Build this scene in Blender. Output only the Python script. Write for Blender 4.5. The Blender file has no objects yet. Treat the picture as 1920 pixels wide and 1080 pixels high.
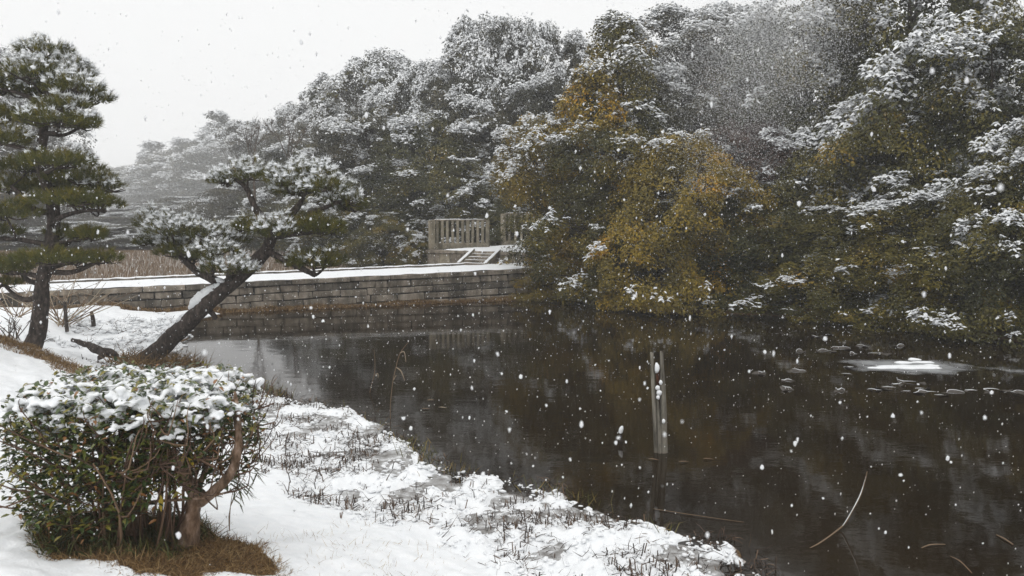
import bpy, bmesh, math, random
import numpy as np
from mathutils import Vector, Matrix

# ------------------------------------------------------------------ camera, sky, sun, exposure
scene = bpy.context.scene
COL = scene.collection
random.seed(7)
F = 1493.0                      # focal length in pixels of the 1920 px wide photograph
CAM_Z = 2.8                     # eye height above the pond
PITCH = math.atan(140.0 / F)    # looking slightly down
cam = bpy.data.objects.new('camera', bpy.data.cameras.new('camera'))
COL.objects.link(cam)
cam.data.sensor_width = 36.0
cam.data.lens = F / 1920 * 36.0
cam.data.clip_start = 0.05
cam.data.clip_end = 2000
cam.location = (0, 0, CAM_Z)
cam.rotation_euler = (math.pi / 2 - PITCH, 0, 0)
scene.camera = cam
cam.data.dof.use_dof = True
cam.data.dof.focus_distance = 16.0
cam.data.dof.aperture_fstop = 4.8

SUN_EL, SUN_AZ = math.radians(58), math.radians(200)
world = bpy.data.worlds.new('World')
scene.world = world
world.use_nodes = True
wn, wl = world.node_tree.nodes, world.node_tree.links
bg = wn['Background']
sky = wn.new('ShaderNodeTexSky')
sky.sky_type = 'NISHITA'
sky.sun_disc = False
sky.sun_elevation = SUN_EL
sky.sun_rotation = SUN_AZ
sky.air_density, sky.dust_density, sky.ozone_density = 1.0, 6.0, 0.5
hs = wn.new('ShaderNodeHueSaturation')
hs.inputs['Saturation'].default_value = 0.1
wl.new(sky.outputs['Color'], hs.inputs['Color'])
mx = wn.new('ShaderNodeMixRGB')
mx.inputs['Fac'].default_value = 0.88
wl.new(hs.outputs['Color'], mx.inputs['Color1'])
ov = wn.new('ShaderNodeCombineXYZ')            # the even cloud deck
ov.inputs[0].default_value, ov.inputs[1].default_value, ov.inputs[2].default_value = 8.75, 8.8, 8.8
wl.new(ov.outputs[0], mx.inputs['Color2'])
wl.new(mx.outputs['Color'], bg.inputs['Color'])
bg.inputs['Strength'].default_value = 0.1

sun = bpy.data.objects.new('sun', bpy.data.lights.new('sun', 'SUN'))
COL.objects.link(sun)
sun.data.energy = 0.6
sun.data.angle = math.radians(60)
sun.data.color = (1, 0.98, 0.95)
sd = Vector((math.sin(SUN_AZ) * math.cos(SUN_EL), math.cos(SUN_AZ) * math.cos(SUN_EL), math.sin(SUN_EL)))
sun.rotation_euler = sd.to_track_quat('Z', 'Y').to_euler()

scene.view_settings.view_transform = 'Standard'
scene.view_settings.look = 'None'
scene.view_settings.exposure = 0.28
scene.view_settings.gamma = 1.0
scene.view_settings.use_curve_mapping = False
scene.render.engine = 'CYCLES'
cy = scene.cycles
cy.use_denoising = True
cy.use_adaptive_sampling = True
cy.adaptive_threshold = 0.02
cy.max_bounces = 6
cy.diffuse_bounces = 3
cy.glossy_bounces = 3
cy.transmission_bounces = 4
cy.volume_bounces = 3
cy.transparent_max_bounces = 8
cy.sample_clamp_indirect = 4.0


# ------------------------------------------------------------------ helpers
def ray(px, py):
    a, b = (px - 960) / F, -(py - 540) / F
    c, s = math.cos(PITCH), math.sin(PITCH)
    return np.array([a, c + b * s, -s + b * c])


def G(px, py, z=0.0):                       # where that line of sight meets height z
    d = ray(px, py)
    t = (z - CAM_Z) / d[2]
    return np.array([d[0] * t, d[1] * t, z])


def P(px, py, Y):                           # where it meets the depth Y
    d = ray(px, py)
    t = Y / d[1]
    return np.array([d[0] * t, Y, CAM_Z + d[2] * t])


def hash3(ix, iy, iz, seed):
    n = (ix.astype(np.int64) * 374761393 + iy.astype(np.int64) * 668265263 + iz.astype(np.int64) * 2147483647 + seed * 1274126177) & 0xFFFFFFFF
    n = ((n ^ (n >> 13)) * 1274126177) & 0xFFFFFFFF
    n = ((n ^ (n >> 16)) * 2246822519) & 0xFFFFFFFF
    return ((n ^ (n >> 15)) & 0xFFFFFF) / float(0xFFFFFF) * 2 - 1


def vn(x, y, z=0.0, seed=0):
    x, y = np.asarray(x, float), np.asarray(y, float)
    z = np.zeros_like(x) + z
    x0, y0, z0 = np.floor(x), np.floor(y), np.floor(z)
    fx, fy, fz = x - x0, y - y0, z - z0
    fx, fy, fz = [f * f * f * (f * (f * 6 - 15) + 10) for f in (fx, fy, fz)]
    r = 0
    for i in (0, 1):
        for j in (0, 1):
            for k in (0, 1):
                w = (fx if i else 1 - fx) * (fy if j else 1 - fy) * (fz if k else 1 - fz)
                r = r + w * hash3(x0 + i, y0 + j, z0 + k, seed)
    return r


def fbm(x, y, z=0.0, seed=0, oct=4):
    r, a, f = 0, 1.0, 1.0
    for o in range(oct):
        r = r + a * vn(np.asarray(x) * f, np.asarray(y) * f, np.asarray(z) * f, seed + o)
        a *= 0.5
        f *= 2.03
    return r


def sstep(a, b, x):
    t = np.clip((x - a) / (b - a), 0, 1)
    return t * t * (3 - 2 * t)


def mesh_np(name, V, Fc, mat=None, smooth=False, attr=None, fattr=None):
    V = np.asarray(V, np.float32).reshape(-1, 3)
    Fc = np.asarray(Fc, np.int32)
    me = bpy.data.meshes.new(name)
    k = Fc.shape[1]
    me.vertices.add(len(V))
    me.vertices.foreach_set('co', V.ravel())
    me.loops.add(Fc.size)
    me.loops.foreach_set('vertex_index', Fc.ravel())
    me.polygons.add(len(Fc))
    me.polygons.foreach_set('loop_start', np.arange(0, Fc.size, k, dtype=np.int32))
    me.polygons.foreach_set('loop_total', np.full(len(Fc), k, np.int32))
    if smooth:
        me.polygons.foreach_set('use_smooth', np.ones(len(Fc), bool))
    if attr:
        for an, av in attr.items():
            at = me.attributes.new(an, 'FLOAT', 'POINT')
            at.data.foreach_set('value', np.asarray(av, np.float32))
    if fattr:
        for an, av in fattr.items():
            at = me.attributes.new(an, 'FLOAT', 'FACE')
            at.data.foreach_set('value', np.asarray(av, np.float32))
    me.update(calc_edges=True)
    if mat is not None:
        me.materials.append(mat)
    return me


def link(name, me, parent=None, loc=None):
    o = bpy.data.objects.new(name, me)
    COL.objects.link(o)
    if loc is not None:
        o.location = loc
    if parent is not None:
        o.parent = parent
    return o


def thing(name, label, cat, loc=(0, 0, 0), rz=0.0, group=None):
    o = bpy.data.objects.new(name, None)
    COL.objects.link(o)
    o.location = loc
    o.rotation_euler = (0, 0, rz)
    o.empty_display_size = 0.2
    return tag(o, label, cat, group)


def tag(o, label=None, cat=None, group=None, kind=None):
    if label:
        o['label'] = label
    if cat:
        o['category'] = cat
    if group:
        o['group'] = group
    if kind:
        o['kind'] = kind
    return o


class MB:                                    # collects triangles and quads (quads split) for one mesh
    def __init__(self):
        self.V, self.T, self.A, self.n = [], [], [], 0

    def add(self, V, Q, a=0.5):
        V = np.asarray(V, float).reshape(-1, 3)
        Q = np.asarray(Q, int)
        if Q.shape[1] == 4:
            Q = np.concatenate([Q[:, [0, 1, 2]], Q[:, [0, 2, 3]]])
        self.V.append(V)
        self.T.append(Q + self.n)
        self.A.append(np.full(len(V), a) if np.isscalar(a) else np.asarray(a))
        self.n += len(V)

    def mesh(self, name, mat, smooth=False):
        return mesh_np(name, np.concatenate(self.V), np.concatenate(self.T), mat, smooth, {'tint': np.concatenate(self.A)})


def tube(pts, rad, seg=8, rough=0.0, seed=0, sub=3, cap=True):
    """a smooth tapering tube through the points"""
    pts, rad = np.asarray(pts, float), np.asarray(rad, float)
    n = len(pts)
    t = np.linspace(0, n - 1, (n - 1) * sub + 1)
    i = np.clip(t.astype(int), 0, n - 2)
    u = (t - i)[:, None]
    p0, p1, p2, p3 = pts[np.clip(i - 1, 0, n - 1)], pts[i], pts[i + 1], pts[np.clip(i + 2, 0, n - 1)]
    C = 0.5 * (2 * p1 + (p2 - p0) * u + (2 * p0 - 5 * p1 + 4 * p2 - p3) * u ** 2 + (3 * p1 - 3 * p2 + p3 - p0) * u ** 3)
    R = np.interp(t, np.arange(n), rad)
    m = len(C)
    d = np.gradient(C, axis=0)
    d /= np.linalg.norm(d, axis=1)[:, None] + 1e-9
    up = np.array([0.31, 0.2, 0.93]) if abs(d[0][2]) < 0.8 else np.array([0.9, 0.3, 0.1])
    a = np.cross(d, up)
    a /= np.linalg.norm(a, axis=1)[:, None] + 1e-9
    b = np.cross(d, a)
    th = np.linspace(0, 2 * math.pi, seg, endpoint=False)
    rr = R[:, None] * np.ones(seg)
    if rough:
        X = C[:, None, :] + R[:, None, None] * (np.cos(th)[None, :, None] * a[:, None, :] + np.sin(th)[None, :, None] * b[:, None, :])
        s = 0.45 / max(R.max(), 1e-3)
        rr = rr * (1 + rough * fbm(X[..., 0] * s * 4, X[..., 1] * s * 4, X[..., 2] * s * 1.8, seed, 3))
    V = C[:, None, :] + rr[..., None] * (np.cos(th)[None, :, None] * a[:, None, :] + np.sin(th)[None, :, None] * b[:, None, :])
    V = V.reshape(-1, 3)
    k = np.arange(m - 1)[:, None] * seg
    j = np.arange(seg)[None, :]
    j2 = (j + 1) % seg
    Q = np.stack([k + j, k + j2, k + seg + j2, k + seg + j], -1).reshape(-1, 4)
    if cap:
        V = np.concatenate([V, C[-1:] + d[-1:] * R[-1] * 0.4])
        top = (m - 1) * seg
        capq = np.stack([top + np.arange(seg), top + (np.arange(seg) + 1) % seg, np.full(seg, len(V) - 1), np.full(seg, len(V) - 1)], -1)
        Q = np.concatenate([Q, capq])
    return V, Q


def tube_tris(V, Q):
    T = np.concatenate([Q[:, [0, 1, 2]], Q[:, [0, 2, 3]]])
    return V, T[(T[:, 0] != T[:, 1]) & (T[:, 1] != T[:, 2]) & (T[:, 0] != T[:, 2])]


def addtube(mb, pts, rad, seg=8, rough=0.0, seed=0, sub=3, a=0.5):
    V, T = tube_tris(*tube(pts, rad, seg, rough, seed, sub))
    mb.add(V, T, a)


_ICO = {}


def ico(sub):
    if sub not in _ICO:
        bm = bmesh.new()
        bmesh.ops.create_icosphere(bm, subdivisions=sub, radius=1)
        bm.verts.ensure_lookup_table()
        _ICO[sub] = (np.array([v.co[:] for v in bm.verts]), np.array([[v.index for v in f.verts] for f in bm.faces]))
        bm.free()
    return _ICO[sub]


def blobs(C, S, sub, rng, jit=0.18):
    """many lumpy pebbles in one go: centres C (n,3), half sizes S (n,3)"""
    V0, F0 = ico(sub)
    n = len(C)
    yaw = rng.uniform(0, 2 * math.pi, n)
    W = V0[None] * (1 + jit * rng.standard_normal((n, len(V0), 1)))
    W = W * np.asarray(S)[:, None, :]
    x = W[..., 0] * np.cos(yaw)[:, None] - W[..., 1] * np.sin(yaw)[:, None]
    y = W[..., 0] * np.sin(yaw)[:, None] + W[..., 1] * np.cos(yaw)[:, None]
    V = np.stack([x, y, W[..., 2]], -1) + np.asarray(C)[:, None, :]
    Fc = (F0[None] + (np.arange(n) * len(V0))[:, None, None]).reshape(-1, 3)
    return V.reshape(-1, 3), Fc


def blades(base, direc, length, width, rng, bend=0.3):
    """thin curved blades: two quads ending in a tip -> 3 tris each; arrays (n,3),(n,3),(n),(n)"""
    n = len(base)
    d = direc / (np.linalg.norm(direc, axis=1)[:, None] + 1e-9)
    r = rng.standard_normal((n, 3))
    side = np.cross(d, r)
    side /= np.linalg.norm(side, axis=1)[:, None] + 1e-9
    bn = np.cross(d, side)
    L, W = length[:, None], width[:, None]
    mid = base + d * L * 0.55
    bv = bn * (rng.uniform(-1, 1, n)[:, None] * bend) + np.array([0, 0, -1.0]) * abs(bend) * rng.uniform(0, 0.7, n)[:, None]
    tip = base + d * L + bv * L
    mid = mid + bv * L * 0.22
    V = np.stack([base - side * W / 2, base + side * W / 2, mid - side * W * 0.4, mid + side * W * 0.4, tip], 1)
    k = np.arange(n)[:, None] * 5
    T = np.concatenate([k + [0, 1, 3], k + [0, 3, 2], k + [2, 3, 4]])
    return V.reshape(-1, 3), T


def chamfer_box(sx, sy, sz, b=0.02, jit=0.0, rng=None):
    bm = bmesh.new()
    bmesh.ops.create_cube(bm, size=1)
    for v in bm.verts:
        v.co = Vector((v.co.x * sx, v.co.y * sy, v.co.z * sz))
        if jit:
            v.co += Vector(tuple(rng.uniform(-jit, jit, 3)))
    if b:
        bmesh.ops.bevel(bm, geom=bm.edges[:], offset=b, segments=1, affect='EDGES', profile=0.5)
    return bm


def box(name, size, loc, mat, parent=None, rz=0.0, b=0.015, jit=0.0, rng=None, rot=None):
    bm = chamfer_box(*size, b=b, jit=jit, rng=rng)
    me = bpy.data.meshes.new(name)
    bm.to_mesh(me)
    bm.free()
    me.materials.append(mat)
    o = link(name, me, parent, loc)
    o.rotation_euler = rot if rot is not None else (0, 0, rz)
    return o


def snow_slab(name, outline, z0, thick, parent, mat, rng, res=0.06, lump=0.012):
    """a lumpy layer of lying snow on a rectangle given as origin, edge u, edge v"""
    o, u, v = [np.asarray(q, float) for q in outline]
    nu, nv = max(3, int(np.linalg.norm(u) / res)), max(3, int(np.linalg.norm(v) / res))
    a, b = np.meshgrid(np.linspace(0, 1, nu), np.linspace(0, 1, nv), indexing='ij')
    X = o[None, None] + a[..., None] * u + b[..., None] * v
    edge = np.minimum(np.minimum(a, 1 - a) * np.linalg.norm(u), np.minimum(b, 1 - b) * np.linalg.norm(v))
    h = thick * sstep(-0.001, 0.05, edge) + lump * fbm(X[..., 0] * 6, X[..., 1] * 6, 0, 3)
    X = X + np.stack([0 * h, 0 * h, h + z0], -1)
    i, j = np.meshgrid(np.arange(nu - 1), np.arange(nv - 1), indexing='ij')
    k = (i * nv + j).ravel()
    Q = np.stack([k, k + nv, k + nv + 1, k + 1], -1)
    return link(name, mesh_np(name, X.reshape(-1, 3), Q, mat, True), parent)


# ------------------------------------------------------------------ materials
def new_mat(name):
    m = bpy.data.materials.new(name)
    m.use_nodes = True
    return m, m.node_tree.nodes, m.node_tree.links, m.node_tree.nodes['Principled BSDF']


def noise_node(n, l, scale, detail=4, coord='Object', rough=0.6, stretch=None):
    tc = n.new('ShaderNodeTexCoord')
    t = n.new('ShaderNodeTexNoise')
    t.inputs['Scale'].default_value = scale
    t.inputs['Detail'].default_value = detail
    t.inputs['Roughness'].default_value = rough
    if coord == 'World':
        g = n.new('ShaderNodeNewGeometry')
        src = g.outputs['Position']
    else:
        src = tc.outputs[coord]
    if stretch:
        mp = n.new('ShaderNodeMapping')
        mp.inputs['Scale'].default_value = stretch
        l.new(src, mp.inputs['Vector'])
        src = mp.outputs['Vector']
    l.new(src, t.inputs['Vector'])
    return t


def ramp_node(n, l, src, stops):
    r = n.new('ShaderNodeValToRGB')
    while len(r.color_ramp.elements) < len(stops):
        r.color_ramp.elements.new(0.5)
    for e, (p, c) in zip(r.color_ramp.elements, stops):
        e.position = p
        e.color = (*c, 1)
    l.new(src, r.inputs['Fac'])
    return r


def bump_node(n, l, src, bsdf, strength, dist):
    b = n.new('ShaderNodeBump')
    b.inputs['Strength'].default_value = strength
    b.inputs['Distance'].default_value = dist
    l.new(src, b.inputs['Height'])
    l.new(b.outputs['Normal'], bsdf.inputs['Normal'])


def mat_noise(name, stops, scale, rough=0.9, bump=0.4, bdist=0.01, stretch=None, coord='World', detail=5, spec=0.3):
    m, n, l, b = new_mat(name)
    t = noise_node(n, l, scale, detail, coord, 0.65, stretch)
    r = ramp_node(n, l, t.outputs['Fac'], stops)
    l.new(r.outputs['Color'], b.inputs['Base Color'])
    b.inputs['Roughness'].default_value = rough
    b.inputs['Specular IOR Level'].default_value = spec
    if bump:
        bump_node(n, l, t.outputs['Fac'], b, bump, bdist)
    return m


def mat_tint(name, stops, rough=0.6, spec=0.3, noise=None, trans=0.0):
    """colour from the per-piece random value stored on the mesh"""
    m, n, l, b = new_mat(name)
    a = n.new('ShaderNodeAttribute')
    a.attribute_name = 'tint'
    r = ramp_node(n, l, a.outputs['Fac'], stops)
    l.new(r.outputs['Color'], b.inputs['Base Color'])
    b.inputs['Roughness'].default_value = rough
    b.inputs['Specular IOR Level'].default_value = spec
    return m


M = {}
M['snow'] = mat_noise('snow', [(0.3, (0.80, 0.82, 0.84)), (0.7, (0.88, 0.89, 0.90))], 14, 0.75, 0.35, 0.012, spec=0.2)
M['tree_snow'] = mat_tint('tree_snow', [(0, (0.72, 0.74, 0.76)), (1, (0.88, 0.89, 0.90))], 0.85, 0.1)
def flake_material():
    m, n, l, b = new_mat('snowflake')
    b.inputs['Base Color'].default_value = (0.92, 0.93, 0.94, 1)
    b.inputs['Roughness'].default_value = 0.9
    t = n.new('ShaderNodeBsdfTranslucent')
    t.inputs['Color'].default_value = (0.95, 0.95, 0.96, 1)
    mx_ = n.new('ShaderNodeMixShader')
    mx_.inputs[0].default_value = 0.6
    l.new(b.outputs[0], mx_.inputs[1])
    l.new(t.outputs[0], mx_.inputs[2])
    l.new(mx_.outputs[0], n['Material Output'].inputs['Surface'])
    return m


M['snowflake'] = flake_material()
M['leaf_dark'] = mat_tint('leaf_dark', [(0, (0.016, 0.022, 0.009)), (0.45, (0.050, 0.050, 0.011)), (0.8, (0.115, 0.098, 0.016)), (1, (0.19, 0.125, 0.018))], 0.55)
M['leaf_olive'] = mat_tint('leaf_olive', [(0, (0.018, 0.021, 0.007)), (0.4, (0.066, 0.060, 0.009)), (0.75, (0.16, 0.127, 0.014)), (1, (0.28, 0.165, 0.017))], 0.5)
M['leaf_orange'] = mat_tint('leaf_orange', [(0, (0.022, 0.021, 0.007)), (0.35, (0.13, 0.10, 0.012)), (0.7, (0.30, 0.205, 0.018)), (1, (0.46, 0.23, 0.018))], 0.5)
M['leaf_grey'] = mat_tint('leaf_grey', [(0, (0.02, 0.022, 0.014)), (0.5, (0.06, 0.058, 0.033)), (0.85, (0.11, 0.095, 0.05)), (1, (0.15, 0.10, 0.05))], 0.6)
M['leaf_red'] = mat_tint('leaf_red', [(0, (0.022, 0.016, 0.013)), (0.5, (0.065, 0.04, 0.032)), (1, (0.12, 0.07, 0.05))], 0.6)
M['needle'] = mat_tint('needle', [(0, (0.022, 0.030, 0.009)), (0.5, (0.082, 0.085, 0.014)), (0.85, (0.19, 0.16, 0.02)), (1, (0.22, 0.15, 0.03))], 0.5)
M['bark'] = mat_noise('bark', [(0.3, (0.014, 0.011, 0.010)), (0.52, (0.055, 0.043, 0.036)), (0.7, (0.14, 0.11, 0.095))], 22, 0.95, 1.0, 0.03, (1, 1, 0.45))
M['twig'] = mat_noise('twig', [(0.3, (0.04, 0.028, 0.02)), (0.7, (0.11, 0.075, 0.05))], 40, 0.9, 0.3, 0.004)
M['shrub_bark'] = mat_noise('shrub_bark', [(0.3, (0.08, 0.045, 0.026)), (0.45, (0.19, 0.12, 0.075)), (0.58, (0.30, 0.205, 0.15)), (0.72, (0.46, 0.39, 0.33))], 20, 0.9, 1.0, 0.02, (1, 1, 0.5))
M['shrub_twig'] = mat_tint('shrub_twig', [(0, (0.05, 0.03, 0.022)), (0.6, (0.12, 0.07, 0.045)), (1, (0.2, 0.13, 0.08))], 0.85)
M['shrub_leaf'] = mat_tint('shrub_leaf', [(0, (0.018, 0.032, 0.012)), (0.5, (0.055, 0.082, 0.022)), (0.7, (0.13, 0.135, 0.026)), (0.88, (0.22, 0.185, 0.034)), (1, (0.24, 0.10, 0.045))], 0.35, 0.5)
M['yellow_leaf'] = mat_tint('yellow_leaf', [(0, (0.4, 0.28, 0.03)), (1, (0.55, 0.42, 0.06))], 0.5)
M['dry_grass'] = mat_tint('dry_grass', [(0, (0.07, 0.045, 0.02)), (0.4, (0.17, 0.10, 0.04)), (0.75, (0.30, 0.19, 0.08)), (1, (0.42, 0.33, 0.18))], 0.85)
M['brown_grass'] = mat_tint('brown_grass', [(0, (0.07, 0.04, 0.018)), (0.5, (0.19, 0.11, 0.045)), (1, (0.36, 0.25, 0.12))], 0.85)
M['green_grass'] = mat_tint('green_grass', [(0, (0.03, 0.035, 0.012)), (0.5, (0.07, 0.075, 0.02)), (0.8, (0.15, 0.13, 0.035)), (1, (0.30, 0.20, 0.06))], 0.7)
M['stubble'] = mat_tint('stubble', [(0, (0.02, 0.015, 0.012)), (0.6, (0.07, 0.048, 0.036)), (1, (0.18, 0.12, 0.08))], 0.85)
M['reed'] = mat_tint('reed', [(0, (0.12, 0.075, 0.045)), (0.6, (0.24, 0.17, 0.11)), (1, (0.42, 0.36, 0.27))], 0.8)
M['pale_reed'] = mat_tint('pale_reed', [(0, (0.20, 0.15, 0.11)), (0.6, (0.34, 0.27, 0.21)), (1, (0.62, 0.59, 0.56))], 0.85)
M['stone'] = mat_noise('stone', [(0.3, (0.11, 0.092, 0.074)), (0.45, (0.23, 0.195, 0.155)), (0.6, (0.34, 0.295, 0.24)), (0.78, (0.43, 0.385, 0.32))], 3.2, 0.9, 0.7, 0.02, detail=9)
M['stone_dark'] = mat_noise('stone_dark', [(0.3, (0.055, 0.048, 0.04)), (0.5, (0.14, 0.122, 0.10)), (0.75, (0.25, 0.225, 0.185))], 3.2, 0.9, 0.7, 0.02, detail=9)
M['stone_pale'] = mat_noise('stone_pale', [(0.3, (0.20, 0.17, 0.12)), (0.55, (0.32, 0.28, 0.21)), (0.8, (0.42, 0.38, 0.30))], 5, 0.9, 0.5, 0.012, detail=8)
M['mortar'] = mat_noise('mortar', [(0.3, (0.02, 0.018, 0.015)), (0.7, (0.05, 0.045, 0.038))], 8, 1.0, 0.5, 0.02)
M['old_wood'] = mat_noise('old_wood', [(0.25, (0.08, 0.065, 0.05)), (0.5, (0.22, 0.20, 0.165)), (0.8, (0.38, 0.35, 0.29))], 22, 0.85, 0.8, 0.012, (1, 1, 0.08))
M['rot_wood'] = mat_noise('rot_wood', [(0.3, (0.03, 0.015, 0.010)), (0.6, (0.11, 0.04, 0.022)), (0.85, (0.25, 0.13, 0.06))], 18, 0.95, 0.8, 0.012)
M['slush'] = mat_noise('slush', [(0.33, (0.08, 0.07, 0.06)), (0.45, (0.22, 0.21, 0.20)), (0.56, (0.42, 0.42, 0.42)), (0.64, (0.76, 0.77, 0.78))], 6.5, 0.32, 0.25, 0.01, detail=6, spec=0.5)
M['dead_leaf'] = mat_noise('dead_leaf', [(0.3, (0.03, 0.024, 0.018)), (0.7, (0.10, 0.09, 0.08))], 9, 0.8, 0.3, 0.01)


def ground_material():
    m, n, l, b = new_mat('ground')
    at = n.new('ShaderNodeAttribute')
    at.attribute_name = 'cover'
    t = noise_node(n, l, 9, 6, 'World')
    t2 = noise_node(n, l, 55, 4, 'World')
    sub = n.new('ShaderNodeMath')
    sub.operation = 'MULTIPLY_ADD'
    l.new(t2.outputs['Fac'], sub.inputs[0])
    sub.inputs[1].default_value = 0.5
    sub.inputs[2].default_value = -0.25
    add = n.new('ShaderNodeMath')
    add.operation = 'ADD'
    l.new(at.outputs['Fac'], add.inputs[0])
    l.new(sub.outputs[0], add.inputs[1])
    mask = ramp_node(n, l, add.outputs[0], [(0.42, (0, 0, 0)), (0.58, (1, 1, 1))])
    litter = ramp_node(n, l, t2.outputs['Fac'], [(0.3, (0.03, 0.02, 0.012)), (0.5, (0.10, 0.06, 0.026)), (0.75, (0.22, 0.13, 0.05))])
    snow = ramp_node(n, l, t.outputs['Fac'], [(0.3, (0.81, 0.83, 0.85)), (0.7, (0.89, 0.90, 0.91))])
    mix = n.new('ShaderNodeMixRGB')
    l.new(mask.outputs['Color'], mix.inputs['Fac'])
    l.new(litter.outputs['Color'], mix.inputs['Color1'])
    l.new(snow.outputs['Color'], mix.inputs['Color2'])
    l.new(mix.outputs['Color'], b.inputs['Base Color'])
    b.inputs['Roughness'].default_value = 0.85
    b.inputs['Specular IOR Level'].default_value = 0.15
    bump_node(n, l, t2.outputs['Fac'], b, 0.45, 0.012)
    return m


def water_material():
    m, n, l, b = new_mat('water')
    t0 = noise_node(n, l, 0.5, 3, 'World')
    r = ramp_node(n, l, t0.outputs['Fac'], [(0.3, (0.010, 0.0063, 0.0028)), (0.7, (0.019, 0.012, 0.005))])
    l.new(r.outputs['Color'], b.inputs['Base Color'])
    b.inputs['IOR'].default_value = 1.333
    b.inputs['Roughness'].default_value = 0.04
    t = noise_node(n, l, 2.6, 5, 'World', 0.55, (0.6, 1.0, 1.0))
    bump_node(n, l, t.outputs['Fac'], b, 0.085, 0.03)
    return m


def stain(m, scale=2.2, low=0.42):
    n, l = m.node_tree.nodes, m.node_tree.links
    b = n['Principled BSDF']
    src = b.inputs['Base Color'].links[0].from_socket
    t = noise_node(n, l, scale, 6, 'World', 0.65, (1.6, 1.6, 0.35))
    r = ramp_node(n, l, t.outputs['Fac'], [(0.36, (low, low, low * 0.95)), (0.58, (1, 1, 1))])
    mxn = n.new('ShaderNodeMixRGB')
    mxn.blend_type = 'MULTIPLY'
    mxn.inputs['Fac'].default_value = 1
    l.new(src, mxn.inputs['Color1'])
    l.new(r.outputs['Color'], mxn.inputs['Color2'])
    l.new(mxn.outputs['Color'], b.inputs['Base Color'])


for k_ in ('stone', 'stone_dark', 'stone_pale'):
    stain(M[k_])
stain(M['shrub_bark'], 12, 0.4)
stain(M['old_wood'], 9, 0.4)
M['ground'] = ground_material()
M['water'] = water_material()

# ------------------------------------------------------------------ the lie of the land
near_px = [(1420, 1079), (1395, 1074), (1350, 1028), (1251, 1011), (1181, 980), (1083, 948), (1012, 917), (900, 905), (813, 880), (754, 839),
           (702, 802), (610, 760), (528, 750), (470, 728), (400, 706), (345, 690), (320, 668), (338, 645), (350, 622), (352, 602)]
NEAR = np.array([G(*p)[:2] for p in near_px])
WALL_A, WALL_B = G(150, 596)[:2], G(975, 561)[:2]
WU = (WALL_B - WALL_A) / np.linalg.norm(WALL_B - WALL_A)
WN = np.array([WU[1], -WU[0]])                # towards the pond
WA = WALL_A - WU * 5.0                         # the wall runs on out of view
WL = float(np.linalg.norm(WALL_B - WA)) + 2.2
wall_foot = [WALL_A + (WALL_B - WALL_A) * q + WN * 0.22 for q in (0.30, 0.42, 0.6, 0.8, 1.04)]
RIGHT = np.array([(1.6, 25.6), (3.6, 22.9), (6.8, 21.9), (9.7, 19.2), (11.2, 17.0), (14.5, 14.0), (22, 11), (60, 5)])
POND = np.concatenate([NEAR, np.array(wall_foot), RIGHT, np.array([(60, -30), (12, -8), (4.2, 2.6)])])
NSEG_NEAR = len(NEAR) - 1


def seg_dist(x, y, a, b):
    ab = b - a
    t = np.clip(((x - a[0]) * ab[0] + (y - a[1]) * ab[1]) / (ab @ ab), 0, 1)
    return np.hypot(x - a[0] - t * ab[0], y - a[1] - t * ab[1])


def pond_dist(x, y):
    """distance from the shore (positive on land), distance to the near bank, distance to the far bank"""
    dn, df = np.full(x.shape, 1e9), np.full(x.shape, 1e9)
    inside = np.zeros(x.shape, bool)
    n = len(POND)
    for i in range(n):
        a, b = POND[i], POND[(i + 1) % n]
        d = seg_dist(x, y, a, b)
        if i < NSEG_NEAR or i >= n - 3:
            dn = np.minimum(dn, d)
        else:
            df = np.minimum(df, d)
        cond = ((a[1] > y) != (b[1] > y))
        with np.errstate(divide='ignore', invalid='ignore'):
            xi = (b[0] - a[0]) * (y - a[1]) / (b[1] - a[1] + 1e-12) + a[0]
        inside ^= cond & (x < xi)
    d = np.minimum(dn, df)
    return np.where(inside, -d, d), dn, df


SHRUB = G(300, 985, 0.84)
PINE_A = G(60, 655, 0.62)
PINE_B = G(288, 668, 0.22)


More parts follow.
